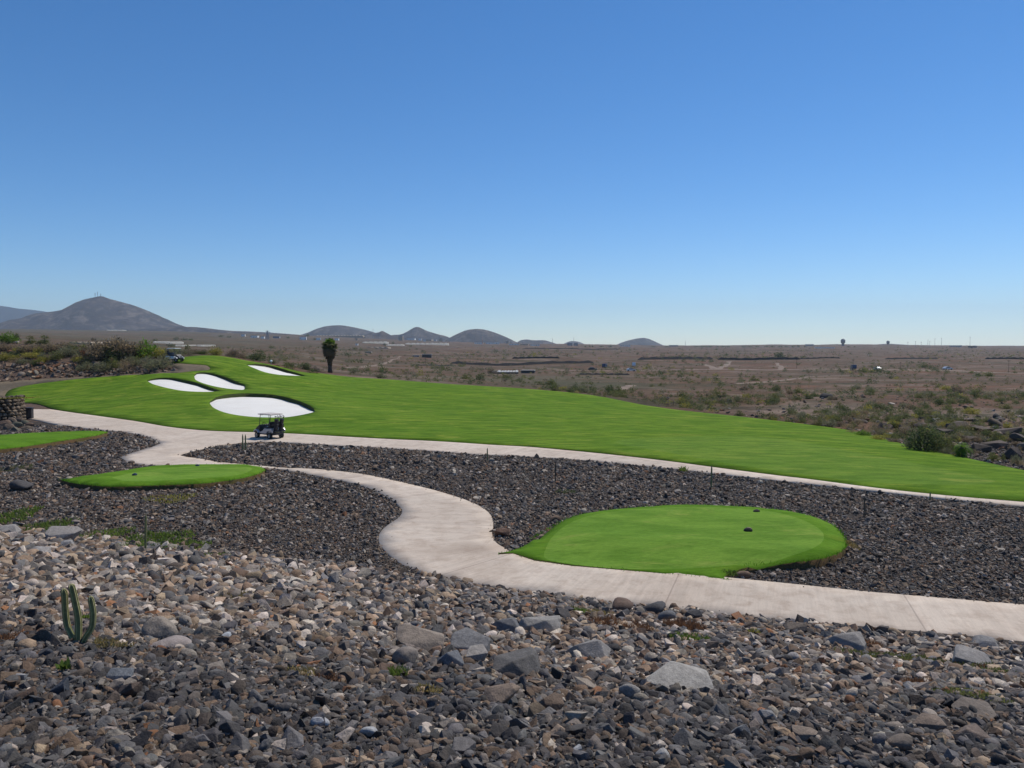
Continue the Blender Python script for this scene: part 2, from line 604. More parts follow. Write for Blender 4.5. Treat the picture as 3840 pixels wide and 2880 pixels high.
def leaf_mat(name, col, var=.35):
    """Foliage: 'tint' (0..1 per leaf) varies the leaf's own colour between young and old."""
    t = NT(name)
    tint = t.attr('tint')
    rnd = t.n('ShaderNodeObjectInfo').outputs['Random']
    c = t.mix(tint, sc_col(col, 1 - var), sc_col((col[0] * 1.08, col[1] * 1.05, col[2] * .9), 1 + var))
    c = t.mix(.6, c, t.ramp(rnd, [(0., (.8, .82, .85)), (1., (1.2, 1.16, 1.05))]), 'MULTIPLY')
    m = t.done(c, .7, .15)
    tr = t.n('ShaderNodeBsdfTranslucent')
    t.l(t.mix(1., c, 1.5, 'MULTIPLY'), tr.inputs['Color'])
    ms = t.n('ShaderNodeMixShader', Fac=.42)
    t.l(t.b.outputs[0], ms.inputs[1])
    t.l(tr.outputs[0], ms.inputs[2])
    t.l(ms.outputs[0], t.t.nodes['Material Output'].inputs['Surface'])
    return m


LEAF = {
    'olive': leaf_mat('olive_leaf', (0.125, 0.135, 0.052)),
    'grey': leaf_mat('grey_green_leaf', (0.17, 0.172, 0.11)),
    'dry': leaf_mat('dry_twig', (0.185, 0.145, 0.105)),
    'yellow': leaf_mat('yellow_green_leaf', (0.255, 0.235, 0.055)),
    'bright': leaf_mat('bright_green_leaf', (0.11, 0.19, 0.026)),
    'tan': leaf_mat('tan_cushion_leaf', (0.225, 0.18, 0.115)),
    'dark': leaf_mat('dark_green_leaf', (0.075, 0.098, 0.04)),
    'rust': leaf_mat('rust_twig', (.150, .080, .050)),
    'weed': leaf_mat('weed_leaf', (.115, .165, .035)),
    'straw': leaf_mat('straw_blade', (.235, .185, .085)),
}
BARK = plain('bark', (.075, .058, .045), .9, var=.35, scale=14.)

# ------------------------------------------------------------------ world, sun, camera
SUN_EL, SUN_AZ = 56.0, 46.0
w = bpy.data.worlds.new('World')
SC.world = w
w.use_nodes = True
sky = w.node_tree.nodes.new('ShaderNodeTexSky')
sky.sky_type = 'NISHITA'
sky.sun_disc = False
sky.sun_elevation = R(SUN_EL)
sky.sun_rotation = R(SUN_AZ)
sky.altitude = 0
sky.air_density = 0.8
sky.dust_density = 0.0
sky.ozone_density = 6.5
bg = w.node_tree.nodes['Background']
bg.inputs['Strength'].default_value = .119
hsv = w.node_tree.nodes.new('ShaderNodeHueSaturation')
hsv.inputs['Saturation'].default_value = 1.2
w.node_tree.links.new(sky.outputs['Color'], hsv.inputs['Color'])
w.node_tree.links.new(hsv.outputs['Color'], bg.inputs['Color'])
sl = bpy.data.lights.new('sun', 'SUN')
sl.energy = 3.6
sl.angle = R(.5)
sl.color = (1.0, .94, .84)
so = bpy.data.objects.new('sun', sl)
COL.objects.link(so)
sdir = Vector((math.sin(R(SUN_AZ)) * math.cos(R(SUN_EL)), math.cos(R(SUN_AZ)) * math.cos(R(SUN_EL)), math.sin(R(SUN_EL))))
so.rotation_euler = sdir.to_track_quat('Z', 'Y').to_euler()
so.location = (0, 0, 60)
cam = bpy.data.cameras.new('camera')
co = bpy.data.objects.new('camera', cam)
COL.objects.link(co)
co.location = (0, 0, EYE)
co.rotation_euler = (math.pi / 2 - PITCH, 0, 0)
cam.sensor_fit = 'HORIZONTAL'
cam.sensor_width = 36
cam.lens = 36 * F / 3840
cam.clip_start = .1
cam.clip_end = 40000
SC.camera = co
SC.view_settings.view_transform = 'Standard'
SC.view_settings.look = 'None'
SC.view_settings.exposure = 0.0
SC.view_settings.gamma = 1
SC.cycles.use_denoising = True
SC.cycles.volume_bounces = 1
SC.cycles.max_bounces = 6

# ------------------------------------------------------------------ outlines on the ground
def flat(pts, z=0.0):
    out = []
    for px, py in pts:
        a, b = ray(px, py)
        Y = (z - EYE) / b
        out.append((a * Y, Y))
    return out


def dens(pts, step):
    out = []
    for i in range(len(pts) - 1):
        p, q = np.array(pts[i][:2]), np.array(pts[i + 1][:2])
        n = max(1, int(np.hypot(*(q - p)) / step))
        out += [tuple(p + (q - p) * k / n) for k in range(n)]
    return out + [tuple(pts[-1][:2])]


def hexgrid(poly, step, jit=.15):
    P = np.array(poly)
    x0, y0, x1, y1 = P[:, 0].min(), P[:, 1].min(), P[:, 0].max(), P[:, 1].max()
    xs, ys = np.meshgrid(np.arange(x0, x1, step), np.arange(y0, y1, step * .87))
    xs = xs + (np.arange(ys.shape[0])[:, None] % 2) * step * .5
    xs, ys = xs.ravel(), ys.ravel()
    xs = xs + rng.uniform(-jit, jit, xs.size) * step
    ys = ys + rng.uniform(-jit, jit, ys.size) * step
    k = inside(xs, ys, poly)
    k[k] &= dist_line(xs[k], ys[k], poly, True) > step * .45
    return np.stack([xs[k], ys[k]], 1)


def fill(outer, step, holes=(), extra=()):
    """Constrained triangulation of a ground outline: (points, triangles, indices of every outline)."""
    V, E, loops = [], [], []
    for ring in [outer, *holes, *extra]:
        s = len(V)
        V += [Vector(p[:2]) for p in ring]
        n = len(ring)
        E += [(s + i, s + (i + 1) % n) for i in range(n)]
        loops.append(list(range(s, s + n)))
    V += [Vector(p) for p in hexgrid(outer, step)]
    vo, eo, fo, ov, oe, of = delaunay_2d_cdt(V, E, [], 0, 1e-5)
    P = np.array([(v.x, v.y) for v in vo])
    T = np.array([f[:3] for f in fo if len(f) == 3])
    C = P[T].mean(1)
    keep = inside(C[:, 0], C[:, 1], outer)
    for h in holes:
        keep &= ~inside(C[:, 0], C[:, 1], h)
    T = T[keep]
    a, b, c = P[T[:, 0]], P[T[:, 1]], P[T[:, 2]]
    cr = (b[:, 0] - a[:, 0]) * (c[:, 1] - a[:, 1]) - (b[:, 1] - a[:, 1]) * (c[:, 0] - a[:, 0])
    T[cr < 0] = T[cr < 0][:, ::-1]
    T = T[np.abs(cr) > 1e-9]
    inv = {}
    for i, o in enumerate(ov):
        for k in o:
            inv[k] = i
    return P, T, [[inv[i] for i in L] for L in loops]


def sheet(name, P, Z, T, rings, drop, mats, mat_idx=None, skirt_mat=0, attrs=None):
    """Ground sheet with a skirt hanging from the given outline rings."""
    V = np.column_stack([P, Z])
    T = T.tolist()
    mi = list(mat_idx) if mat_idx is not None else [0] * len(T)
    V = V.tolist()
    src = list(range(len(V)))
    for ring, d in zip(rings, drop):
        s = len(V)
        for i in ring:
            V.append([V[i][0], V[i][1], V[i][2] - d])
            src.append(i)
        n = len(ring)
        for k in range(n):
            a, b = ring[k], ring[(k + 1) % n]
            c, e = s + (k + 1) % n, s + k
            T += [[a, b, c], [a, c, e]]
            mi += [skirt_mat] * 2
    at_ = {k: np.asarray(v)[src] for k, v in (attrs or {}).items()}
    me = mesh_np(name, V, T, smooth=np.arange(len(T)) < (len(T)), mat_idx=mi, attrs=at_)
    o = link(name, me, mats)
    return o


path_poly = dens([*flat(smooth_poly(PATH_TOP, 3)), *flat(smooth_poly(FAR_BOTTOM, 3)), *flat(smooth_poly(NEAR_TOP, 4)),
                  *flat(smooth_poly(NEAR_BOTTOM, 4)), *flat(smooth_poly(JUNC_LEFT, 3)), *flat([(-500, 1462), (0, 1500), (75, 1512)])], .6)[:-1]


def uniq(poly, eps=.02):
    out = [poly[0]]
    for p in poly[1:]:
        if math.hypot(p[0] - out[-1][0], p[1] - out[-1][1]) > eps:
            out.append(p)
    if math.hypot(out[0][0] - out[-1][0], out[0][1] - out[-1][1]) < eps:
        out.pop()
    return out


path_poly = uniq(path_poly)
P, T, L = fill(path_poly, .7)
# running length along the two centre lines, for the slab joints
cl_far = np.array(flat([(4400, 1941), (3840, 1895), (3284, 1847), (2734, 1777), (2250, 1717), (1800, 1689), (1450, 1665), (1100, 1647), (950, 1641),
                        (700, 1634), (500, 1602), (300, 1570), (120, 1542), (-500, 1480)]))
cl_near = np.array(flat([(4400, 2398), (3840, 2347), (2984, 2270), (2350, 2205), (1950, 2155), (1680, 2085), (1600, 2010), (1680, 1950), (1690, 1920),
                         (1600, 1865), (1450, 1822), (1300, 1792), (1100, 1767), (900, 1748), (700, 1735), (590, 1715)]))


def along(X, Y, line):
    best = np.full(X.shape, 1e9)
    s = np.zeros(X.shape)
    acc = 0.
    for p, q in zip(line[:-1], line[1:]):
        v = q - p
        Ln = np.hypot(*v)
        t = np.clip(((X - p[0]) * v[0] + (Y - p[1]) * v[1]) / Ln ** 2, 0, 1)
        d = np.hypot(X - p[0] - t * v[0], Y - p[1] - t * v[1])
        k = d < best
        best[k] = d[k]
        s[k] = acc + t[k] * Ln
        acc += Ln
    return s, best


s1, d1 = along(P[:, 0], P[:, 1], cl_far)
s2, d2 = along(P[:, 0], P[:, 1], cl_near)
al = np.where(d1 < d2, s1 + 1.3, s2 + 400.6)
# the approach towards the camera stays clear of the joint pattern where the two ways meet
Z = height(P[:, 0], P[:, 1]) * 0 + .05 + .03 * wob(P[:, 0] / 7, P[:, 1] / 6)
path = sheet('cart_path', P, Z, T, L[:1], [.3], [CONCRETE], attrs={'along': al})
tag(path, kind='structure')

# fairway with its bunkers
def zz(pts, ox=500, oy=1180, s=3.16):
    return [(ox + x / s, oy + y / s) for x, y in pts]


B_NEAR = [
    zz([(160, 783), (200, 808), (250, 830), (400, 870), (560, 900), (700, 912), (900, 916), (1022, 906)]),
    zz([(722, 720), (727, 750), (745, 778), (830, 815), (960, 850), (1100, 875), (1250, 891), (1312, 888), (1325, 860)]),
    zz([(905, 1035), (912, 1062), (960, 1110), (1080, 1160), (1250, 1195), (1450, 1215), (1650, 1220), (1800, 1218), (1950, 1198), (2100, 1167), (2150, 1150)]),
    zz([(1333, 593), (1420, 630), (1550, 680), (1700, 710), (1850, 722), (2032, 728)]),
]
B_LIP = [
    zz([(1022, 903), (900, 860), (750, 808), (600, 776), (450, 752), (300, 752), (200, 768)]),
    zz([(1320, 835), (1300, 825), (1200, 785), (1050, 728), (900, 690), (800, 685), (750, 693)]),
    zz([(2140, 1118), (2090, 1080), (2000, 1040), (1850, 992), (1650, 950), (1400, 935), (1250, 936), (1100, 950), (980, 980)]),
    zz([(2025, 718), (1900, 683), (1750, 640), (1600, 600), (1450, 583)]),
]
bunkers = []
for nr, lp in zip(B_NEAR, B_LIP):
    a = [tuple(p[:2]) for p in hit(*zip(*smooth_poly(nr, 3)), dz=.05, near=60)]
    b = [tuple(p[:2]) for p in hit(*zip(*smooth_poly(lp, 3)), dz=.05, near=60)]
    bunkers.append((a, b, uniq(a + b, .12)))

DIRT_PATCH_R = zz([(330, 697), (520, 693), (600, 683), (750, 668), (880, 660), (912, 637), (890, 612), (850, 597), (720, 588), (560, 577), (470, 577)])
FW_LEFT = [(75, 1512), (45, 1502), (22, 1488), (22, 1478), (38, 1462), (95, 1447), (200, 1432), (300, 1421), (400, 1413), (470, 1408), (560, 1404)]
fw_left = [tuple(p[:2]) for p in hit(*zip(*smooth_poly(FW_LEFT, 3)), dz=.05, near=60)]
fw_patch = [tuple(p[:2]) for p in hit(*zip(*smooth_poly(DIRT_PATCH_R, 2)), dz=.05, near=60)]
CREST = [(655, 1350, 108), (683, 1341, 110), (753, 1335, 113), (816, 1335, 114), (880, 1346, 113.5), (921, 1356, 113), (1006, 1368, 113.5), (1101, 1391, 113.5),
         (1158, 1404, 115), (1215, 1403, 118.5), (1441, 1423, 116), (1680, 1440, 114), (1910, 1455, 112), (2222, 1484, 104), (2430, 1515, 95), (2639, 1550, 87),
         (2900, 1583, 78), (3177, 1614, 70), (3330, 1648, 62), (3472, 1687, 56), (3650, 1726, 50.5), (3840, 1768, 46), (4400, 1870, 36.6)]
crest = [(ray(px, py)[0] * Y, Y) for px, py, Y in CREST]
fw_poly = uniq(dens([*fw_left, *fw_patch, *[tuple(p) for p in smooth_poly(crest, 3)], *flat(smooth_poly(PATH_TOP, 3))[::-1]], 1.6), .1)
cut = uniq(flat(smooth_poly([(3735, 1797), (3690, 1780), (3560, 1752), (3400, 1722), (3200, 1687), (3000, 1650), (2800, 1632), (2500, 1640), (2300, 1660), (2500, 1700),
                             (2750, 1745), (3000, 1782), (3200, 1806), (3400, 1818), (3600, 1819), (3700, 1810), (3735, 1797)], 3), .0))
cut = [p for p in cut]
P, T, L = fill(fw_poly, 1.5, holes=[b[2] for b in bunkers], extra=[cut])
C = P[T].mean(1)
Z = height(P[:, 0], P[:, 1]) + .07
fw = sheet('fairway', P, Z, T, L[:5], [.35, .9, .9, .9, .7], [GRASS, GRASS_CUT, LIP], mat_idx=np.where(inside(C[:, 0], C[:, 1], cut), 1, 0), skirt_mat=2)
tag(fw, kind='structure')

for (a, b, ring) in bunkers:
    ctr = np.array(ring).mean(0)
    grow = [tuple(np.array(p) + (np.array(p) - ctr) / max(np.hypot(*(np.array(p) - ctr)), .1) * .35) for p in ring]
    P, T, L = fill(uniq(grow, .05), .8)
    dn = dist_line(P[:, 0], P[:, 1], a)
    dl = dist_line(P[:, 0], P[:, 1], b)
    t = dn / (dn + dl + .05)
    wide = np.clip((dn + dl) / 5., .35, 1)
    Z = height(P[:, 0], P[:, 1]) - .02 - (.07 + .24 * sstep(.1, 1., t)) * wide + .035 * wob(P[:, 0] / .9, P[:, 1] / 1.1)
    s = sheet('bunker_sand', P, Z, T, [], [], [SAND])
    tag(s, kind='structure')

# dirt track above the fairway and the bare patch by the second cart
TRK = [(-500, 1452), (-200, 1440), (0, 1432), (95, 1425), (200, 1419), (400, 1409), (480, 1403), (560, 1400), (640, 1393), (664, 1388), (668, 1384), (640, 1370), (628, 1364)]
trk = [tuple(p[:2]) for p in hit(*zip(*smooth_poly(TRK, 2)), dz=.03, near=60)]
tr_poly = uniq(dens([*trk, *[tuple(p) for p in smooth_poly([crest[0], (crest[0][0] - 2.4, crest[0][1] - .5)], 2)][:1], *fw_patch[::-1], *fw_left[::-1][:-2],
                     *[tuple(p[:2]) for p in hit([0, -500], [1486, 1480], dz=.03, near=60)]], 1.0), .1)
P, T, L = fill(tr_poly, 1.2)
tr = sheet('dirt_track', P, height(P[:, 0], P[:, 1]) + .035, T, L[:1], [.25], [TRACK])
tag(tr, kind='structure')

# tees
TEE_R = [(1870, 2046), (1940, 2030), (2000, 2008), (2075, 1966), (2150, 1931), (2250, 1911), (2400, 1896), (2550, 1888), (2734, 1891), (2884, 1902), (3014, 1921),
         (3084, 1944), (3134, 1970), (3164, 2002), (3172, 2030), (3159, 2055), (3109, 2079), (3034, 2094), (2884, 2102), (2775, 2111), (2725, 2124), (2712, 2138)]
PATHSIDE = [(2745, 2173), (2550, 2156), (2350, 2139), (2150, 2122), (2005, 2101), (1925, 2075)]
TEE_R_CUT = [(2040, 2040), (2065, 2003), (2125, 1966), (2225, 1931), (2375, 1910), (2600, 1900), (2734, 1903), (2884, 1917), (2984, 1941), (3059, 1975), (3089, 2005), (3079, 2035),
             (3034, 2060), (2959, 2077), (2834, 2087), (2550, 2093), (2300, 2090), (2100, 2070), (2045, 2055)]
TEE_L = [(225, 1792), (320, 1780), (425, 1767), (525, 1752), (600, 1744), (750, 1739), (900, 1739), (965, 1743), (992, 1754), (980, 1768), (925, 1784), (850, 1796), (750, 1808),
         (600, 1815), (420, 1819), (325, 1812), (255, 1801)]
TEE_L_CUT = [(420, 1790), (500, 1770), (600, 1756), (750, 1747), (880, 1747), (938, 1753), (940, 1763), (900, 1776), (820, 1787), (700, 1797), (560, 1803), (460, 1803)]
TEE_F = [(-500, 1655), (-200, 1640), (0, 1631), (150, 1622), (300, 1617), (400, 1616), (385, 1624), (350, 1632), (200, 1655), (100, 1670), (0, 1681), (-200, 1700), (-500, 1722)]


def tee(name, outline, cutline, hgt, pathside=None, flatn=3):
    o = uniq(dens(flat(smooth_poly(outline, flatn), hgt * .8) + (flat(pathside, .06) if pathside else []), .5), .05)
    holes = [uniq(dens(flat(smooth_poly(cutline + cutline[:1], 3), hgt), .5), .05)] if cutline else []
    P, T, L = fill(o, .45, extra=holes)
    if pathside:
        d = dist_line(P[:, 0], P[:, 1], flat(pathside + [(1870, 2046), (1835, 2000)], .06))
        Z = .075 + (hgt - .075) * sstep(.1, 3.0, d)
    else:
        Z = np.full(len(P), hgt)
    dr = dist_line(P[:, 0], P[:, 1], o, True)
    Z = Z - .16 * (1 - sstep(0, .7, dr)) * (Z > .2) + .02 * wob(P[:, 0] / 1.3, P[:, 1] / 1.2)
    C = P[T].mean(1)
    mi = np.where(inside(C[:, 0], C[:, 1], holes[0]), 1, 0) if holes else np.zeros(len(T), int)
    ob = sheet(name, P, Z, T, L[:1], [hgt + .25], [TEE_ROUGH, TEE_CUT, EDGE_SOIL], mat_idx=mi, skirt_mat=2)
    tag(ob, kind='structure')
    return o


tee_r = tee('tee_ground', TEE_R, TEE_R_CUT, .42, PATHSIDE)
tee_l = tee('tee_ground', TEE_L + TEE_L[:1], TEE_L_CUT, .40)
tee_f = tee('tee_ground', TEE_F + TEE_F[:1], None, .45)

# ground sheet to the horizon
front = np.linspace(-46, 46, 420)
side = np.concatenate([np.linspace(-180, -48, 34), front, np.linspace(48, 180, 34)[:-1]])
th = np.radians(side)
rr = np.concatenate([[.4], np.geomspace(1.0, 150, 440), np.geomspace(152.5, 3300, 210)])
TH, RR = np.meshgrid(th, rr)
X, Y = (RR * np.sin(TH)).ravel(), (RR * np.cos(TH)).ravel()
Zg = height(X, Y)
fwp, trp = np.array(fw_poly), np.array(tr_poly)
nearfw = (Y > 30) & (Y < 125)
iw = np.zeros(X.size, bool)
iw[nearfw] = inside(X[nearfw], Y[nearfw], fwp)
dfw = np.full(X.size, 0.)
dfw[iw] = dist_line(X[iw], Y[iw], fwp, True)
Zg = Zg - np.where(iw, .04 + 1.3 * sstep(.6, 2.2, dfw), 0)
Zg = Zg + (.012 + .028 * (Y > 30)) * wob(X / .55, Y / .5) * (RR.ravel() < 70) * sstep(0, 1, dist_line(X, Y, path_poly, True)) * (~inside(X, Y, path_poly)) * (~iw)
Zg[Y < -3] = np.minimum(Zg[Y < -3], 5.6)
pxs, pys = project(X, np.maximum(Y, .5), Zg)
row_path = np.interp(pxs, [p[0] for p in PATH_TOP], [p[1] for p in PATH_TOP])
gravel = np.where((pys > row_path - 2) & (Y < 70), 1., 0.)
gravel[(Y < 30)] = 1.
red = np.where((Y > 60) & (Y < 126) & (pxs < 660) & ~iw, 1., 0.)
dright = np.clip((Y - 40) / 20, 0, 1) * (Y < 130) * (pxs > 2500)
olive = np.clip((Y - 150) / 200, 0, 1) * np.clip(1 - (pxs - 500) / 1300, .08, 1) * (.6 + .4 * wob(X / 90, Y / 140))
olive += np.exp(-((Y - 190) / 60) ** 2) * np.exp(-((pxs - 2100) / 420) ** 2) * .7
nT, nR = len(th), len(rr)
idx = np.arange(nT * nR).reshape(nR, nT)
a, b, c, d = idx[:-1], idx[1:], np.roll(idx, -1, 1)[1:], np.roll(idx, -1, 1)[:-1]
Q = np.stack([a.ravel(), d.ravel(), c.ravel(), b.ravel()], 1)
me = mesh_np('ground', np.column_stack([X, Y, Zg]), Q, smooth=True,
             attrs={'gravel': gravel, 'red': np.clip(red, 0, 1), 'olive': np.clip(olive, 0, 1)})
ground = link('ground', me, GROUND)
tag(ground, kind='structure')

# ------------------------------------------------------------------ dirt roads on the plain
def ribbon(name, pts, width, mat, dz=.12):
    pts = [np.array(p) for p in smooth_poly(pts, 8)]
    V, Tq = [], []
    for i, p in enumerate(pts):
        d = pts[min(i + 1, len(pts) - 1)] - pts[max(i - 1, 0)]
        n = np.array([-d[1], d[0]]) / max(np.hypot(*d), 1e-6)
        wv = width * (1 + .25 * math.sin(i * 1.3) + .15 * math.sin(i * 2.9))
        for s in (-.5, -.17, .17, .5):
            q = p + n * wv * s
            V.append((q[0], q[1], height(q[0], q[1])[0] + dz - (.25 if abs(s) > .4 else 0)))
    for i in range(len(pts) - 1):
        for k in range(3):
            Tq.append((4 * i + k, 4 * i + k + 1, 4 * i + 5 + k, 4 * i + 4 + k))
    o = link(name, mesh_np(name, V, Tq, smooth=True), mat)
    tag(o, kind='structure')
    return o


def road(pts, width, name='dirt_road'):
    return ribbon(name, [tuple(hit(px, py, near=125)[0][:2]) for px, py in pts], width, ROAD_DIRT)


road([(2080, 1389), (2300, 1391), (2480, 1388), (2650, 1386), (2850, 1387), (3050, 1384), (3250, 1386), (3500, 1388), (3700, 1396), (3900, 1400)], 9)
road([(2690, 1386), (2720, 1372), (2735, 1356)], 5)
road([(2680, 1384), (2650, 1370), (2620, 1364)], 5)
road([(2800, 1385), (2900, 1388), (2930, 1378), (2915, 1362)], 4)
road([(2300, 1467), (2340, 1455), (2367, 1446)], 3)
road([(1290, 1381), (1340, 1378), (1440, 1362), (1500, 1336)], 3, 'dirt_road')
road([(2750, 1440), (2900, 1430), (3000, 1418), (3060, 1412), (3300, 1408)], 3)

# ------------------------------------------------------------------ hills
def hill_mat(name, a, b, pale):
    t = NT(name)
    p = t.pos()
    c = t.mix(t.ramp(t.noise(p, .004, 6, .65, .6), [(.35, 0.), (.65, 1.)]), a, b)
    c = t.mix(t.math('MULTIPLY', t.ramp(t.noise(p, .012, 6, .72, .8), [(.50, 0.), (.64, 1.)]), .8), c, pale)
    c = t.mix(.8, c, t.ramp(t.noise(p, .05, 5, .75), [(.25, .55), (.75, 1.4)]), 'MULTIPLY')
    t.bump(t.noise(p, .02, 5, .7), .6, 12.)
    return t.done(c, .95, .1)


HILL = hill_mat('hill_slope', (.066, .054, .052), (.052, .049, .048), (.19, .155, .13))
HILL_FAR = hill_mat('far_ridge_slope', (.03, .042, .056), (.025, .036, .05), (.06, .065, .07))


def hill(name, sil, Y0, depth, base_row, mat, gul=1.0, n=90):
    depth *= .45
    sil = np.array(smooth_poly(sil, 4))
    x0, x1 = sil[0, 0], sil[-1, 0]
    pxv = np.linspace(x0, x1, n)
    row = np.interp(pxv, sil[:, 0], sil[:, 1])
    Xc = np.array([ray(a, b)[0] for a, b in zip(pxv, row)]) * Y0
    top = np.array([EYE + ray(a, b)[1] * Y0 for a, b in zip(pxv, row)])
    base = EYE + ray(1920, base_row)[1] * Y0 - 12
    m = 41
    V = []
    hmax = max(top.max() - base, 1)
    for j in range(m):
        s = -1 + 2 * j / (m - 1)
        prof = (1 - abs(s) ** 1.6) ** 1.25
        Yj = Y0 + s * depth
        sp = 1 + .0 * s
        hh = np.maximum(top - base, 0)
        g = gul * hmax * .085 * wob(Xc / hmax * 3.1 + s * 1.5, np.full(n, s * 3.)) * prof * (abs(s) > .05)
        g += gul * hmax * .05 * wob(Xc / hmax * 8.3 + s * 3, np.full(n, s * 6. + 2)) * prof * (abs(s) > .05)
        V.append(np.column_stack([Xc * sp, np.full(n, Yj) + .04 * depth * wob(Xc / hmax * 2, np.full(n, s)), base + hh * prof * (1 if abs(s) < .03 else .985) - np.abs(g) - 3 * abs(s)]))
    V = np.concatenate(V)
    idx = np.arange(m * n).reshape(m, n)
    Q = np.stack([idx[:-1, :-1].ravel(), idx[:-1, 1:].ravel(), idx[1:, 1:].ravel(), idx[1:, :-1].ravel()], 1)
    o = link(name, mesh_np(name, V, Q, smooth=True), mat)
    tag(o, kind='structure')
    return o


hill('hill', [(-420, 1236), (-200, 1222), (0, 1214), (50, 1205), (86, 1190), (120, 1177), (170, 1171), (237, 1161), (283, 1138), (316, 1124), (357, 1115), (384, 1111), (418, 1122), (497, 1144),
              (573, 1175), (630, 1203), (680, 1222), (730, 1229), (800, 1236), (900, 1247)], 4200, 900, 1247, HILL, n=160)
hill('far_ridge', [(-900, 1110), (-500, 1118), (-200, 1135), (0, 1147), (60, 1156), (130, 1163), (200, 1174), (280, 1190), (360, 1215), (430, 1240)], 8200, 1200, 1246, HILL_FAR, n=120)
hill('foothill', [(380, 1245), (560, 1232), (700, 1226), (760, 1229), (860, 1240), (960, 1244), (1080, 1252), (1180, 1260)], 3500, 300, 1262, HILL, .6)
hill('hill', [(1120, 1258), (1154, 1247), (1179, 1236), (1211, 1226), (1242, 1221), (1280, 1220), (1315, 1225), (1353, 1233), (1385, 1241), (1417, 1251), (1450, 1262), (1490, 1274)], 4600, 500, 1274, HILL)
hill('hill', [(1330, 1270), (1369, 1256), (1385, 1249), (1416, 1247), (1432, 1241), (1444, 1246), (1464, 1256), (1495, 1270), (1530, 1282)], 3400, 250, 1283, HILL, .7)
hill('hill', [(1440, 1268), (1467, 1257), (1502, 1254), (1527, 1243), (1545, 1232), (1556, 1227), (1571, 1227), (1600, 1240), (1638, 1252), (1670, 1260), (1695, 1270), (1740, 1288)], 4300, 420, 1288, HILL)
hill('hill', [(1660, 1284), (1689, 1265), (1717, 1251), (1749, 1238), (1780, 1234), (1800, 1234), (1825, 1238), (1858, 1248), (1896, 1263), (1921, 1275), (1944, 1286), (1965, 1296)], 3900, 430, 1296, HILL)
hill('hill', [(1905, 1297), (1940, 1283), (1953, 1276), (1975, 1273), (2001, 1276), (2042, 1276), (2064, 1282), (2086, 1289), (2110, 1298)], 4400, 300, 1298, HILL, .7)
hill('hill', [(2095, 1298), (2114, 1289), (2133, 1281), (2152, 1279), (2175, 1283), (2190, 1290), (2215, 1299)], 6500, 300, 1299, HILL, .7)
hill('hill', [(2290, 1303), (2316, 1291), (2347, 1279), (2379, 1271), (2411, 1267), (2433, 1271), (2458, 1281), (2490, 1296), (2510, 1304)], 5200, 420, 1303, HILL, .8)
hill('hill', [(3150, 1300), (3260, 1294), (3330, 1289), (3400, 1293), (3480, 1297), (3560, 1302)], 4000, 300, 1303, HILL, .6)

# air between the camera and the far hills
bm = bmesh.new()
bx(bm, (0, 4300, 205), (17000, 10600, 490))
hz = bpy.data.materials.new('haze_air')
hz.use_nodes = True
nt = hz.node_tree
nt.nodes.remove(nt.nodes['Principled BSDF'])
pv = nt.nodes.new('ShaderNodeVolumePrincipled')
pv.inputs['Color'].default_value = (.74, .87, 1.0, 1)
pv.inputs['Density'].default_value = 7.5e-5
pv.inputs['Anisotropy'].default_value = .3
nt.links.new(pv.outputs['Volume'], nt.nodes['Material Output'].inputs['Volume'])
hz_o = from_bm('haze', bm, hz)
tag(hz_o, kind='stuff')

# ------------------------------------------------------------------ stones
def ico(sub):
    bm = bmesh.new()
    bmesh.ops.create_icosphere(bm, subdivisions=sub, radius=1)
    V = np.array([v.co[:] for v in bm.verts])
    T = np.array([[v.index for v in f.verts] for f in bm.faces])
    bm.free()
    return V, T


ICO = {1: ico(1), 2: ico(2), 3: ico(3)}


def rock_shape(lod, seed, p=None, planes=None, lump=.0):
    r = np.random.default_rng(seed)
    V, T = ICO[lod]
    k = planes or r.integers(7, 13)
    n = r.normal(size=(k, 3))
    n /= np.linalg.norm(n, axis=1)[:, None]
    d = r.uniform(.55, 1.0, k)
    p = p or r.choice([14., 24., 40., 60.])
    q = np.clip(V @ n.T / d, 0, None)
    rad = 1 / np.maximum(((q ** p).sum(1) + (1 / 1.15) ** p) ** (1 / p), .2)
    if lump:
        rad = rad * (1 + lump * wob(V[:, 0] * 3 + seed, V[:, 1] * 3 + V[:, 2] * 2.3))
    W = V * rad[:, None]
    W = W / (np.abs(W).max(0)[None, :])
    return W


NTPL = 26
TPL = {lod: [rock_shape(lod, 100 + i) for i in range(NTPL)] for lod in (1, 2, 3)}

def hull_shape(seed):
    r = np.random.default_rng(seed)
    n = int(r.integers(9, 15))
    P = r.normal(size=(n, 3))
    P /= np.linalg.norm(P, axis=1)[:, None]
    P *= r.uniform(.82, 1.05, n)[:, None]
    if r.random() < .5:                      # a broken face
        P[:, 0] = np.minimum(P[:, 0], r.uniform(.1, .5))
    bm = bmesh.new()
    for q in P:
        bm.verts.new(q)
    bmesh.ops.convex_hull(bm, input=bm.verts)
    bmesh.ops.delete(bm, geom=[v for v in bm.verts if not v.link_faces], context='VERTS')
    bmesh.ops.triangulate(bm, faces=bm.faces)
    bmesh.ops.recalc_face_normals(bm, faces=bm.faces)
    bm.verts.index_update()
    V = np.array([v.co[:] for v in bm.verts])
    T = np.array([[v.index for v in f.verts] for f in bm.faces])
    bm.free()
    V -= (V.max(0) + V.min(0)) / 2
    return V / np.abs(V).max(0)[None, :], T


HULL = [hull_shape(900 + i) for i in range(40)]

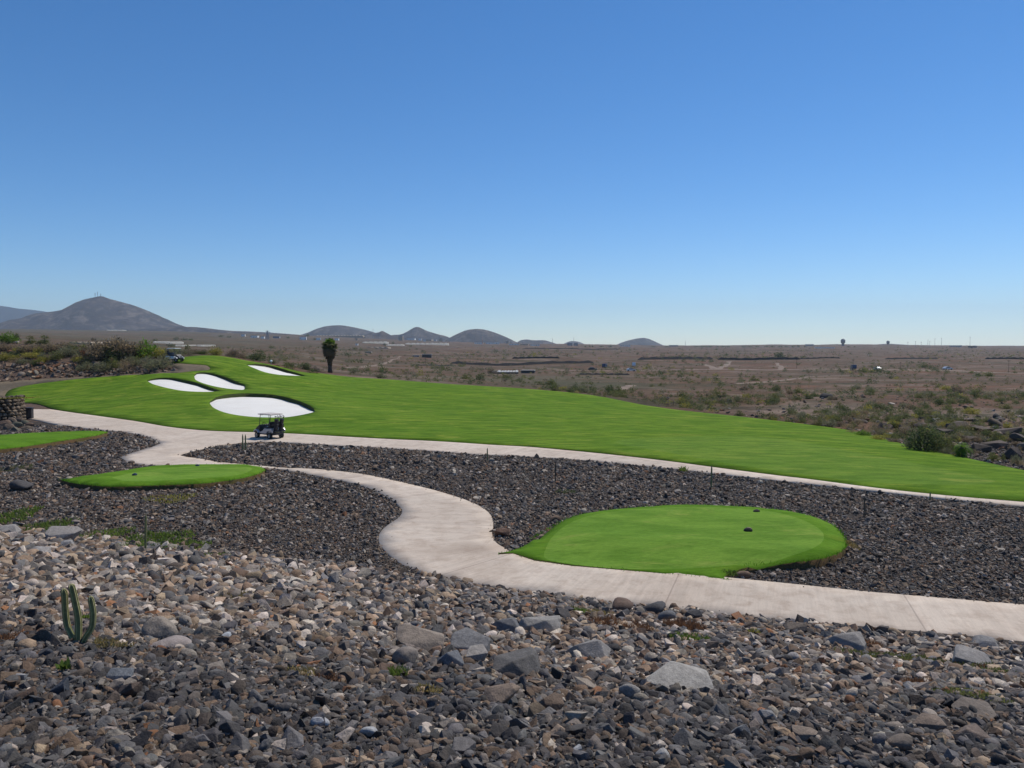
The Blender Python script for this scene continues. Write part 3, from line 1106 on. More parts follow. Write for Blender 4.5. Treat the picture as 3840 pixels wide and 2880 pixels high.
PAL = np.array([(.046, .046, .050), (.092, .095, .104), (.150, .140, .131), (.125, .092, .068), (.225, .180, .138), (.330, .310, .290), (.165, .085, .045), (.072, .060, .053)])
W_BANK = np.array([.25, .25, .15, .15, .05, .04, .012, .13])
W_LEFT = np.array([.12, .12, .26, .17, .15, .13, .01, .05])
W_LOW = np.array([.36, .28, .10, .12, .025, .03, .006, .12])
W_MID = np.array([.17, .17, .20, .20, .09, .09, .02, .10])
W_FIELD = np.array([.22, .12, .11, .24, .05, .10, .02, .16])
W_MOUND = np.array([.06, .01, .08, .48, .16, .02, .12, .12])


def pick_col(n, wt, blue=None):
    c = PAL[rng.choice(len(PAL), n, p=wt / wt.sum())]
    c = c * rng.uniform(.68, 1.5, n)[:, None] * np.array([1.24, 1.09, .93])
    return c * rng.uniform(.975, 1.025, (n, 3)) * (1.15 if wt is W_MID or wt is W_LEFT else .78 if wt is W_FIELD else .92)


def rotations(n, tilt=.45):
    yaw = rng.uniform(0, 2 * np.pi, n)
    ax, ay = rng.normal(.28, tilt, n), rng.normal(0, tilt, n)
    cz, sz = np.cos(yaw), np.sin(yaw)
    Rz = np.zeros((n, 3, 3))
    Rz[:, 0, 0], Rz[:, 0, 1], Rz[:, 1, 0], Rz[:, 1, 1], Rz[:, 2, 2] = cz, -sz, sz, cz, 1
    Rx = np.zeros((n, 3, 3))
    Rx[:, 0, 0], Rx[:, 1, 1], Rx[:, 1, 2], Rx[:, 2, 1], Rx[:, 2, 2] = 1, np.cos(ax), -np.sin(ax), np.sin(ax), np.cos(ax)
    Ry = np.zeros((n, 3, 3))
    Ry[:, 1, 1], Ry[:, 0, 0], Ry[:, 0, 2], Ry[:, 2, 0], Ry[:, 2, 2] = 1, np.cos(ay), np.sin(ay), -np.sin(ay), np.cos(ay)
    return Rx @ Ry @ Rz


path_a = np.array(path_poly)
tees_a = [np.array(t) for t in (tee_r, tee_l, tee_f)]


def blocked(X, Y, margin=.0):
    b = inside(X, Y, path_a)
    for t in tees_a:
        b |= inside(X, Y, t)
    k = (Y > 30) & ~b
    b[k] |= inside(X[k], Y[k], fwp)
    return b


# dense candidates over the bank and the stone field, thinned by the local stone size
RX, RY, RS, RC = [], [], [], []


def scatter(y0, y1, mean, cover, sig=.38, big=.05, wt=W_BANK, test=None):
    ymid = .5 * (y0 + y1)
    area = (y1 - y0) * 2 * (.80 * ymid + 3.0)
    n = int(area * cover / (mean * mean * .75))
    Y = rng.uniform(y0, y1, n)
    X = rng.uniform(-1, 1, n) * (.80 * Y + 3.0)
    keep = ~blocked(X, Y)
    if test is not None:
        keep &= test(X, Y)
    X, Y = X[keep], Y[keep]
    n = len(X)
    S = mean * np.exp(rng.normal(0, sig, n))
    S = np.minimum(np.where(rng.random(n) < big, S * rng.uniform(1.5, 2.4, n), S), 3.6 * mean)
    RX.append(X); RY.append(Y); RS.append(S); RC.append(pick_col(n, wt))


on_bank = lambda X, Y: Y < foot(X) + .3
on_left = lambda X, Y: (Y < foot(X) + .3) & (X < -.19 * Y)
on_right = lambda X, Y: (Y < foot(X) + .3) & (X >= -.19 * Y)
off_bank = lambda X, Y: Y >= foot(X) + .3
scatter(4.6, 7.0, .056, 2.3, .45, .05, W_LOW, on_bank)
scatter(7.0, 8.6, .060, 2.2, .48, .06, W_LOW, on_bank)
scatter(8.6, 10.5, .064, 2.0, .5, .07, W_BANK, on_bank)
scatter(10.5, 13, .069, 1.8, .55, .08, W_MID, on_right)
scatter(10.5, 13, .074, 1.8, .55, .08, W_LEFT, on_left)
scatter(13, 18, .082, 1.7, .56, .09, W_MID, on_right)
scatter(13, 18, .098, 1.7, .6, .10, W_LEFT, on_left)
scatter(18, 26, .092, 1.6, .55, .09, W_MID, on_right)
scatter(18, 36, .125, 1.6, .6, .10, W_LEFT, on_left)
scatter(19, 30, .066, 1.2, .45, .04, W_FIELD, off_bank)
scatter(30, 42, .082, 1.15, .45, .04, W_FIELD, off_bank)
scatter(42, 66, .11, 1.1, .45, .04, W_FIELD, lambda X, Y: off_bank(X, Y) & (project(X, Y, 0 * X)[1] > 1560))
RX, RY, RS, RC = (np.concatenate(a) for a in (RX, RY, RS, RC))
# larger stones heaped along the tee edges and the foot of the bank
ex = []
for t, dens_ in ((tee_r, 3.2), (tee_l, 3.0), (tee_f, 2.5)):
    for i in range(len(t)):
        p = np.array(t[i])
        q = np.array(t[(i + 1) % len(t)])
        L_ = np.hypot(*(q - p))
        nrm = np.array([(q - p)[1], -(q - p)[0]]) / max(L_, 1e-6)
        for k in range(rng.poisson(L_ * dens_)):
            m = p + (q - p) * rng.random()
            c = np.array(t).mean(0)
            o_ = nrm if np.dot(nrm, m - c) > 0 else -nrm
            ex.append(m + o_ * rng.uniform(.08, .8))
ex = np.array(ex)
ex = ex[~blocked(ex[:, 0], ex[:, 1])]
RX = np.append(RX, ex[:, 0]); RY = np.append(RY, ex[:, 1])
RS = np.append(RS, .24 * np.exp(rng.normal(0, .3, len(ex))))
RC = np.concatenate([RC, pick_col(len(ex), W_FIELD)])
# small stones strayed onto the concrete along its edges
edge = np.array(dens(list(path_poly) + [path_poly[0]], .12))
edge = edge[rng.random(len(edge)) < .22]
nxt = np.array(edge) + rng.normal(0, .12, edge.shape)
k = inside(nxt[:, 0], nxt[:, 1], path_a) & (nxt[:, 1] < 60)
k &= dist_line(nxt[:, 0], nxt[:, 1], flat(smooth_poly(PATH_TOP, 3))) > .4
for t in tees_a:
    k &= ~inside(nxt[:, 0], nxt[:, 1], t)
nxt = nxt[k]
RX = np.append(RX, nxt[:, 0]); RY = np.append(RY, nxt[:, 1])
RS = np.append(RS, np.where(nxt[:, 1] < 32, .045, .08) * np.exp(rng.normal(0, .35, len(nxt))))
RC = np.concatenate([RC, pick_col(len(nxt), W_FIELD)])
n_stray = len(nxt)
i_stray = len(RX) - n_stray
# mound behind the track
n = 5200
MY = rng.uniform(100, 122, n)
MX = rng.uniform(-80, -40, n)
MZ = height(MX, MY)
mpx, mpy = project(MX, MY, MZ)
band = np.where(mpx < 300, 1362, 1378)
k = (mpx > -80) & (mpx < 655) & ~inside(MX, MY, fwp) & ~inside(MX, MY, trp) & ((mpy > band) | (rng.random(n) < .12))
RX = np.append(RX, MX[k]); RY = np.append(RY, MY[k])
RS = np.append(RS, .42 * np.exp(rng.normal(0, .45, k.sum())))
RC = np.concatenate([RC, pick_col(k.sum(), W_MOUND)])
# gully beyond the fairway on the right, and loose blocks over the near desert
n = 2600
MY = rng.uniform(46, 118, n)
MX = rng.uniform(.15, .72, n) * MY
MZ = height(MX, MY)
mpx, mpy = project(MX, MY, MZ)
k = ~inside(MX, MY, fwp) & (mpx > 2500) & (mpx < 4000) & (mpy < 1790) & ((rng.random(n) < .25) | (mpy > 1560))
RX = np.append(RX, MX[k]); RY = np.append(RY, MY[k])
RS = np.append(RS, .30 * np.exp(rng.normal(0, .5, k.sum())))
RC = np.concatenate([RC, pick_col(k.sum(), W_FIELD * np.array([1, .3, 1.5, 2, 1.5, .6, 2, 1]))])

N = len(RX)
RDIM = np.stack([np.ones(N), rng.uniform(.5, 1., N), rng.uniform(.3, .75, N)], 1) * RS[:, None] * .5
RZ = height(RX, RY) + RDIM[:, 2] * rng.uniform(-.15, .75, N)
RZ[i_stray:i_stray + n_stray] = .05 + .03 * wob(RX[i_stray:i_stray + n_stray] / 7, RY[i_stray:i_stray + n_stray] / 6) + RDIM[i_stray:i_stray + n_stray, 2] * .6
RROT = rotations(N)
RT = rng.integers(0, NTPL, N)
app = RS * F / RY


def regions(px, py):
    v = 'at the bottom edge' if py > 2720 else 'low on the near bank' if py > 2520 else 'half way down the near bank' if py > 2330 else 'near the foot of the bank' if py > 2150 else 'in the dark stone field'
    h_ = ['below the three-armed cactus' if py > 2430 else 'by the three-armed cactus', 'below the round tan boulder' if py > 2430 else 'near the round tan boulder',
          'left of the pale oval stones' if py > 2500 else 'left of the slab heap', 'below the slab heap' if py > 2500 else 'among the slab heap',
          'below the big pale slab' if py > 2560 else 'around the big pale slab', 'below the green mat of weeds' if py > 2560 else 'beside the green mat of weeds'][int(np.clip(px / 640, 0, 5))]
    return f'{h_}, {v}'


COLN = ['black', 'bluish grey', 'warm grey', 'brown', 'tan', 'pale grey', 'rusty', 'dark brown']
px_, py_ = project(RX, RY, RZ)
vis = (px_ > 20) & (px_ < 3820) & (py_ > 1600) & (py_ < 2860)
order = np.argsort(-np.where(vis & (RY < 30), app, 0))[:215]
single = np.zeros(N, bool)
single[order] = True

# the loose mass: one object
Vs, Ts, Cs, Sm = [], [], [], []
base = 0
shape_id = np.where((RT % 5) < 2, RT, 100 + rng.integers(0, len(HULL), N))
for sid in np.unique(shape_id):
    k = np.where((shape_id == sid) & ~single)[0]
    if len(k) == 0:
        continue
    if sid < 100:
        W, tri = TPL[2 if False else 1][sid], ICO[1][1]
        kb = k[app[k] > 24]
        sets = [(k[app[k] <= 24], TPL[1][sid], ICO[1][1], False), (kb, TPL[2][sid], ICO[2][1], True)]
    else:
        sets = [(k, *HULL[sid - 100], False)]
    for kk, W, tri, smo in sets:
        if len(kk) == 0:
            continue
        P3 = W[None] * RDIM[kk][:, None, :]
        P3 = np.einsum('nij,nvj->nvi', RROT[kk], P3) + np.stack([RX[kk], RY[kk], RZ[kk]], 1)[:, None, :]
        Vs.append(P3.reshape(-1, 3))
        Ts.append((tri[None] + (base + np.arange(len(kk)) * len(W))[:, None, None]).reshape(-1, 3))
        Cs.append(np.repeat(RC[kk], len(W), 0))
        Sm.append(np.full(len(kk) * len(tri), smo))
        base += len(kk) * len(W)
me = mesh_np('loose_stones', np.concatenate(Vs), np.concatenate(Ts), cols=np.concatenate(Cs), smooth=np.concatenate(Sm))
tag(link('loose_stones', me, ROCK), kind='stuff')

# the larger stones, one object each
SHP = {}


def rock_data(seed, lump=.0, p=None, planes=None):
    key = (seed, lump, p, planes)
    if key not in SHP and seed < 500 and seed % 4:
        W, T = HULL[seed % 40]
        bm = bmesh.new()
        vs = [bm.verts.new(v) for v in W]
        for t in T:
            bm.faces.new([vs[i] for i in t])
        bmesh.ops.dissolve_limit(bm, angle_limit=R(9), verts=bm.verts, edges=bm.edges)
        bmesh.ops.bevel(bm, geom=list(bm.edges), offset=.07, segments=2, affect='EDGES', profile=.6)
        me_ = bpy.data.meshes.new('stone')
        bm.to_mesh(me_)
        bm.free()
        me_.materials.append(ROCK1)
        SHP[key] = me_
    if key not in SHP:
        W = rock_shape(3, seed, p, planes, lump)
        SHP[key] = mesh_np('stone', W, ICO[3][1], smooth=True)
        SHP[key].materials.append(ROCK1)
        if p and p > 20:
            SHP[key].polygons.foreach_set('use_smooth', np.zeros(len(ICO[3][1]), bool))
    return SHP[key]


def stone(name, loc, dim, col, rot, label, group=None, seed=100, cat='stone', lump=.03, p=None, planes=None):
    o = bpy.data.objects.new(name, rock_data(seed, lump, p, planes))
    COL.objects.link(o)
    o.location = loc
    o.scale = dim
    o.rotation_euler = rot
    o.color = (*col, 1)
    return tag(o, label, cat, group)


for i in order:
    c = RC[i]
    j = int(np.argmin(((PAL - c) ** 2).sum(1)))
    shp = 'flat' if RDIM[i, 2] / RDIM[i, 0] < .5 else 'elongated' if RDIM[i, 1] / RDIM[i, 0] < .7 else 'rounded' if RT[i] % 3 else 'angular'
    M = Matrix(RROT[i].tolist())
    stone('stone', (RX[i], RY[i], RZ[i]), tuple(RDIM[i]), c, M.to_euler(), f'{COLN[j]} {shp} stone {regions(px_[i], py_[i])}', f'{COLN[j]} loose stones of the rubble bank', 100 + int(RT[i]))

G1, G2, G3, G4, G5, G6 = (.235, .215, .19), (.115, .112, .112), (.058, .055, .055), (.25, .19, .14), (.16, .115, .08), (.36, .33, .29)
HAND = [  # px, base row, width, height (survey px), colour, name, label, smoothness
    (2330, 2303, 108, 56, (.115, .072, .052), 'boulder', 'pitted reddish brown boulder at the edge of the near cart path', 9),
    (2452, 2308, 110, 46, G3, 'boulder', 'smooth black boulder right of the reddish brown boulder by the path', 9),
    (2505, 2335, 75, 42, G2, 'stone', 'rounded grey green stone under the smooth black boulder', 9),
    (2602, 2326, 70, 44, G3, 'stone', 'dark upright slab behind the dry rusty weeds', 40),
    (2724, 2329, 26, 22, (.06, .05, .045), 'stone', 'small dark cube of rock alone on the path edge', 30),
    (2173, 2262, 28, 20, (.04, .038, .036), 'stone', 'small black lump on the path edge left of the boulder', 14),
    (2020, 2368, 168, 70, G1, 'stone', 'long pale grey sloping slab at the left of the dry weeds', 14),
    (2195, 2473, 185, 72, (.22, .20, .18), 'stone', 'long pale slab with a curved back below the dry weeds', 9),
    (2540, 2590, 270, 66, (.29, .265, .23), 'boulder', 'biggest pale grey flat boulder in the middle of the bank', 12),
    (1885, 2372, 128, 54, G2, 'stone', 'bluish grey ridged slab under the foot of the path bend', 24),
    (1565, 2445, 195, 84, (.22, .175, .135), 'boulder', 'large tan boulder with a dark shaded side in the slab heap', 30),
    (1765, 2450, 160, 84, (.19, .18, .17), 'boulder', 'large bluish pale block right of the tan boulder in the slab heap', 30),
    (1512, 2498, 112, 66, (.20, .165, .135), 'stone', 'round tan pitted stone left of the two-toned stone', 9),
    (1690, 2505, 108, 76, (.13, .132, .138), 'stone', 'dark and light two-toned stone in the slab heap', 30),
    (1778, 2495, 92, 78, (.27, .24, .21), 'stone', 'pale striped wedge stone beside the two-toned stone', 24),
    (1930, 2538, 212, 92, (.105, .095, .085), 'boulder', 'broad dark boulder with a brown broken side', 14),
    (1880, 2645, 150, 88, (.205, .150, .108), 'boulder', 'light brown slab boulder low on the bank', 24),
    (2065, 2676, 112, 82, (.125, .085, .058), 'stone', 'brown wedge shaped block right of the light brown slab boulder', 40),
    (2195, 2596, 88, 56, (.235, .19, .145), 'stone', 'tan block with a rough face left of the biggest pale boulder', 14),
    (2360, 2625, 88, 58, G1, 'stone', 'grey stone with a pale rounded top below the biggest pale boulder', 12),
    (592, 2398, 138, 82, (.235, .195, .155), 'boulder', 'round pale tan boulder right of the three-armed cactus', 9),
    (770, 2400, 115, 54, (.23, .18, .13), 'stone', 'tan brown slab right of the round pale tan boulder', 24),
    (628, 2434, 155, 32, (.26, .215, .19), 'stone', 'flat pinkish pale slab below the round pale tan boulder', 20),
    (848, 2398, 48, 30, (.31, .32, .33), 'stone', 'small whitish block right of the tan brown slab', 30),
    (447, 2560, 102, 52, (.135, .14, .145), 'stone', 'bluish grey flat slab below right of the three-armed cactus', 24),
    (215, 2612, 76, 62, (.05, .054, .062), 'stone', 'squarish dark block below left of the three-armed cactus', 40),
    (172, 2478, 52, 44, (.045, .048, .058), 'stone', 'rounded black stone just under the cactus foot', 12),
    (1196, 2730, 78, 48, (.36, .35, .345), 'stone', 'smooth pale oval stone, left one of a pair near the bottom', 9),
    (1378, 2768, 74, 44, (.34, .335, .325), 'stone', 'smooth pale rounded stone, right one of a pair near the bottom', 9),
    (78, 2564, 46, 44, (.27, .255, .235), 'stone', 'pale upright stone at the left edge of the bank', 30),
    (228, 2036, 135, 52, (.27, .24, .21), 'boulder', 'pale broad boulder left of the green weeds', 14),
    (135, 2086, 90, 30, (.30, .275, .25), 'stone', 'pale flat slab below the broad pale boulder', 30),
    (245, 2056, 58, 30, (.25, .235, .22), 'stone', 'pale grey stone under the broad pale boulder', 12),
    (20, 2012, 95, 46, (.26, .235, .21), 'boulder', 'pale boulder cut by the left edge of the photo', 14),
    (64, 1984, 48, 36, (.055, .055, .06), 'stone', 'dark block on the pale boulder at the left edge', 30),
    (78, 1842, 88, 42, (.075, .068, .065), 'boulder', 'big dark rounded boulder left of the small tee', 9),
    (280, 1966, 38, 20, (.21, .165, .14), 'stone', 'pinkish rounded stone above the green weeds', 9),
    (660, 2128, 58, 58, (.085, .07, .06), 'boulder', 'upright dark brown boulder right of the green weeds', 14),
    (3634, 2502, 172, 68, (.235, .215, .195), 'boulder', 'big pale boulder behind the green mat of weeds', 14),
    (3168, 2430, 165, 52, (.215, .195, .175), 'boulder', 'pale boulder with a sloping back near the path at right', 12),
    (2984, 2378, 84, 48, (.16, .125, .095), 'boulder', 'brownish rough boulder at the foot of the bank by the path', 12),
    (2969, 2482, 58, 34, (.27, .245, .23), 'stone', 'pinkish pale rounded stone left of the green mat of weeds', 9),
    (3484, 2742, 112, 64, (.17, .125, .092), 'boulder', 'square brown boulder low at the right', 24),
    (3652, 2780, 132, 54, (.155, .115, .09), 'boulder', 'long brown boulder right of the square brown boulder', 12),
    (3384, 2812, 104, 52, (.165, .13, .10), 'stone', 'brown rounded slab left under the square brown boulder', 9),
    (3024, 2788, 98, 56, (.185, .14, .105), 'stone', 'light brown slab low on the bank at right', 20),
    (3669, 2690, 170, 44, (.15, .12, .095), 'boulder', 'low broad brown boulder above the long brown boulder', 12),
    (3700, 2432, 105, 34, (.20, .19, .18), 'stone', 'bluish pale slab at the right end of the path edge', 30),
    (2878, 2712, 76, 56, (.18, .175, .17), 'stone', 'slanting pale grey splinter of stone', 40),
    (2165, 2720, 92, 74, (.25, .21, .165), 'stone', 'pale yellowish broken stone low in the middle', 30),
    (2155, 2828, 45, 40, (.34, .33, .315), 'stone', 'small whitish shard near the bottom middle', 40),
    (2490, 2850, 62, 40, (.30, .28, .255), 'stone', 'whitish rounded stone near the bottom middle', 9),
    (2775, 2770, 85, 60, (.135, .132, .13), 'stone', 'grey angular block at the bottom right of middle', 40),
    (1885, 2012, 58, 34, (.135, .078, .05), 'stone', 'reddish brown block by the path bend beside the big tee', 24),
    (3299, 1852, 21, 15, (.035, .034, .034), 'stone', 'round black stone lying on the edge of the far path', 9),
    (3254, 1851, 15, 11, (.045, .043, .042), 'stone', 'smaller black stone beside the round black stone on the far path', 9),
]
for q, (px, row, wpx, hpx, col, nm, lab, pw) in enumerate(HAND):
    P0 = hit(px, row, near=4)[0]
    m = P0[1] / F
    wx, hz_ = wpx * m * .5, hpx * m * .5
    stone(nm, (P0[0], P0[1] + wx * .25, P0[2] + hz_ * .8), (wx * 1.02, wx * .75, hz_ * (1.25 if 'smooth' in lab or 'round' in lab else .95)), tuple(c * 1.12 for c in col), ((0.1 if 'smooth' in lab or 'round' in lab else .42) + rng.normal(0, .06), rng.normal(0, .1), rng.normal(0, .25)),
          lab, None, 500 + q if 'smooth' in lab or 'round' in lab or 'pitted' in lab else 301 + 4 * (q % 45) + (q % 3), 'boulder' if nm == 'boulder' else 'stone', .05, float(pw) * (1 if 'smooth' in lab or 'round' in lab else 1.8), 8 if 'smooth' in lab or 'round' in lab else 7)

# dark ledges of lava rock in the gully right of the fairway
LEDGE = [(3330, 1600, 120, 18, .5), (3400, 1625, 130, 28, .4), (3480, 1608, 150, 24, .6), (3560, 1632, 130, 26, .5), (3590, 1604, 130, 24, .7), (3650, 1655, 120, 22, .5), (3700, 1622, 150, 26, .8),
         (3780, 1632, 160, 34, .9), (3740, 1682, 170, 30, .7), (3690, 1700, 110, 40, .35), (3800, 1730, 130, 62, .3), (3230, 1585, 90, 14, .5), (3830, 1660, 120, 40, .6), (3440, 1590, 90, 14, .5),
         (3270, 1565, 80, 12, .5), (3520, 1570, 110, 12, .6), (3640, 1578, 140, 12, .7)]
for q, (px, row, wpx, hpx, k) in enumerate(LEDGE):
    P0 = hit(px, row, near=47)[0]
    m = P0[1] / F
    wx, hz_ = wpx * m * .5, hpx * m * .5
    stone('rock_ledge', (P0[0], P0[1] + wx * .3, P0[2] + hz_ * .7), (wx * .62, wx * .45, hz_ * 1.1), (.060 + .045 * k, .043 + .030 * k, .032 + .022 * k), (0, rng.normal(0, .05), rng.normal(0, .15)),
          ['dark flat lava ledge', 'grey brown lava ledge'][k > .5] + ' in the gully beyond the fairway ' + ['left of the green bush', 'behind the green bush', 'right of the small palm', 'at the right edge'][int(np.clip((px - 3300) / 150, 0, 3))],
          'lava ledges in the gully', 201 + 4 * q, 'rock')

# ------------------------------------------------------------------ vegetation
def leaf_cloud(seed, n, blobs, leaf, up=.3, hollow=.55):
    """n small leaf blades spread through a set of ellipsoid clumps: (verts, quads, tint)."""
    r = np.random.default_rng(seed)
    B = np.array(blobs, float)
    vol = B[:, 3] * B[:, 4] * B[:, 5]
    pick = r.choice(len(B), n, p=vol ** .67 / (vol ** .67).sum())
    d = r.normal(size=(n, 3))
    d /= np.linalg.norm(d, axis=1)[:, None]
    rad = hollow + (1 - hollow) * r.random(n) ** .6
    rad *= 1 + .18 * r.normal(size=n)
    c = B[pick, :3] + d * rad[:, None] * B[pick, 3:6]
    c[:, 2] = np.maximum(c[:, 2], .01)
    ax = d + r.normal(size=(n, 3)) * .6 + np.array([0, 0, up])
    ax /= np.linalg.norm(ax, axis=1)[:, None]
    sd = np.cross(ax, r.normal(size=(n, 3)))
    sd /= np.maximum(np.linalg.norm(sd, axis=1), 1e-6)[:, None]
    L = leaf * r.uniform(.6, 1.4, n)[:, None]
    W = L * r.uniform(.22, .45, n)[:, None]
    V = np.stack([c - ax * L * .5, c + sd * W * .5, c + ax * L * .5, c - sd * W * .5], 1).reshape(-1, 3)
    Q = np.arange(4 * n).reshape(n, 4)
    return V, Q, np.repeat(np.clip(r.normal(.5, .25, n), 0, 1), 4)


def dome(seed, k, w=1., h=.7, spread=.32, rmin=.16, rmax=.30):
    r = np.random.default_rng(seed)
    out = []
    for _ in range(k):
        a, q = r.uniform(0, 2 * np.pi), np.sqrt(r.random()) * spread
        rr_ = r.uniform(rmin, rmax)
        z = r.uniform(.25, 1) * h * (1 - .5 * (q / spread) ** 2) - rr_ * .6
        out.append((q * np.cos(a) * w, q * np.sin(a) * w, max(z, rr_ * .5), rr_, rr_, rr_ * .8))
    return out


def stems(seed, blobs, n, r0=.018):
    bm = bmesh.new()
    r = np.random.default_rng(seed)
    for i in range(n):
        b = blobs[i % len(blobs)]
        t = Vector((b[0], b[1], b[2])) + Vector(r.normal(0, .05, 3))
        m = t * .5 + Vector((r.normal(0, .04), r.normal(0, .04), -.02))
        tube(bm, [(t.x * .08, t.y * .08, -.03), m, t], [r0, r0 * .7, r0 * .3], 5)
    return bm


KIND = {  # leaf material, clumps, height, leaves, leaf size, hollow
    'olive': (11, .70, 1500, .075, .5), 'grey': (12, .62, 1400, .07, .55), 'dry': (12, .66, 1100, .085, .25), 'yellow': (11, .60, 1400, .07, .55),
    'bright': (10, .70, 1300, .085, .5), 'tan': (9, .72, 1500, .055, .75), 'dark': (12, .72, 1500, .075, .5), 'rust': (9, .4, 700, .09, .2)}
SHRUB = {}


def shrub_mesh(kind, var, lod):
    key = (kind, var, lod)
    if key not in SHRUB:
        k, h, n, leaf, hol = KIND[kind]
        sd = 1000 + 37 * list(KIND).index(kind) + var
        bl = dome(sd, k, 1., h)
        if kind == 'tan':
            bl = [(0, 0, .2, .47, .47, .42)] + bl[:3]
        f = (1., .34, .10)[lod]
        V, Q, t = leaf_cloud(sd, int(n * f), bl, leaf * (1., 1.55, 2.4)[lod], hollow=hol)
        me = mesh_np('foliage', V, Q, attrs={'tint': t})
        me.materials.append(LEAF[kind])
        sm = None
        if lod < 2:
            bm = stems(sd, bl, 9 if lod == 0 else 5)
            sm = bpy.data.meshes.new('stem')
            bm.to_mesh(sm)
            bm.free()
            sm.materials.append(BARK)
        SHRUB[key] = (me, sm)
    return SHRUB[key]


def shrub(kind, loc, w, h, label, group=None, lod=0, var=0, name='shrub', cat='shrub'):
    me, sm = shrub_mesh(kind, var, lod)
    hs = KIND[kind][1]
    rz = rng.uniform(0, 6.28)
    if sm is not None:
        o = empty(name, loc, rz)
        o.scale = (w, w, h / hs)
        for nm, m in (('foliage', me), ('stem', sm)):
            c = bpy.data.objects.new(nm, m)
            COL.objects.link(c)
            c.parent = o
    else:
        o = bpy.data.objects.new(name, me)
        COL.objects.link(o)
        o.location = loc
        o.rotation_euler = (0, 0, rz)
        o.scale = (w, w, h / hs)
    return tag(o, label, cat, group)


def place(px, row, Y=None, sink=.05):
    if Y is None:
        return Vector(hit(px, row, near=47)[0])
    X, _, _ = at(px, row, Y)
    return Vector((X, Y, height(X, Y)[0] - sink))


def pshrub(kind, px, row, wpx, hpx, label, Y=None, lod=0, **kw):
    p = place(px, row, Y)
    m = p.y / F
    if Y is not None:        # stands behind the crest: its top is what shows
        top = at(px, row - hpx, Y)[2]
        h = max(top - p.z, .4)
    else:
        h = hpx * m
    return shrub(kind, p, wpx * m, h, label, lod=lod, var=int(rng.integers(0, 3)), **kw)


MG = 'shrubs on the stony mound left of the fairway'
for kind, px, row, w_, h_, lab in [
    ('bright', 30, 1288, 60, 40, 'bright green bush on top of the mound at the left edge'),
    ('dark', 62, 1282, 26, 30, 'small dark upright bush beside the bright bush on the mound'),
    ('olive', 110, 1290, 40, 26, 'olive bush on the mound crest right of the bright bush'),
    ('olive', 165, 1290, 46, 28, 'rounded olive bush on the mound crest left of the long pale wall'),
    ('dry', 385, 1345, 120, 78, 'big leafless grey brown thicket, left part'),
    ('dry', 455, 1343, 120, 84, 'big leafless grey brown thicket, tallest middle part'),
    ('dark', 430, 1348, 90, 48, 'dark shrub in front of the grey brown thicket'),
    ('dry', 510, 1343, 90, 66, 'big leafless grey brown thicket, right part'),
    ('bright', 548, 1340, 86, 72, 'tall yellowish green bush right of the grey brown thicket'),
    ('yellow', 605, 1340, 70, 42, 'pale yellow green bush left of the white golf cart'),
    ('grey', 645, 1342, 60, 40, 'grey bush behind the white golf cart'),
    ('tan', 476, 1390, 54, 44, 'round cushion shrub on the red earth of the mound'),
    ('grey', 318, 1390, 52, 32, 'grey green cushion at the foot of the mound, leftmost of three'),
    ('grey', 385, 1392, 62, 34, 'grey green cushion at the foot of the mound, middle of three'),
    ('olive', 425, 1380, 48, 38, 'olive cushion at the foot of the mound, right of three'),
    ('grey', 600, 1386, 84, 50, 'broad silvery grass like shrub beside the white golf cart'),
    ('grey', 560, 1372, 70, 34, 'silvery shrub left of the broad silvery one'),
    ('tan', 555, 1384, 34, 28, 'small brown shrub under the silvery shrubs'),
    ('yellow', 14, 1352, 42, 32, 'yellow flowering shrub on the mound at the left edge'),
    ('yellow', 48, 1348, 40, 22, 'yellow green shrub right of the yellow flowering one'),
    ('yellow', 120, 1340, 82, 22, 'low wide yellow green shrub on the mound face'),
    ('yellow', 160, 1355, 46, 20, 'small yellow shrub under the low wide one'),
    ('olive', 215, 1348, 56, 34, 'olive shrub in the middle of the mound face'),
    ('grey', 250, 1335, 64, 36, 'grey shrub in the middle of the mound'),
    ('olive', 262, 1310, 60, 26, 'olive shrub below the long pale wall'),
    ('rust', 330, 1335, 60, 26, 'rusty brown low shrub left of the thicket'),
    ('grey', 292, 1330, 54, 22, 'grey green low shrub left of the rusty one'),
    ('dry', 205, 1318, 80, 40, 'bare grey twigs with arching branches on the mound'),
    ('dry', 120, 1318, 90, 34, 'bare grey brush between the mound bushes'),
    ('dry', 20, 1315, 80, 34, 'bare grey brush at the left edge of the mound'),
    ('grey', 85, 1365, 50, 20, 'grey tuft above the mound stones'),
    ('olive', 320, 1362, 60, 26, 'olive shrub above the left grey green cushion')]:
    pshrub(kind, px, row, w_ * 1.3, h_ * 1.25, lab, group=MG)
CG = 'bushes in a row behind the fairway crest'
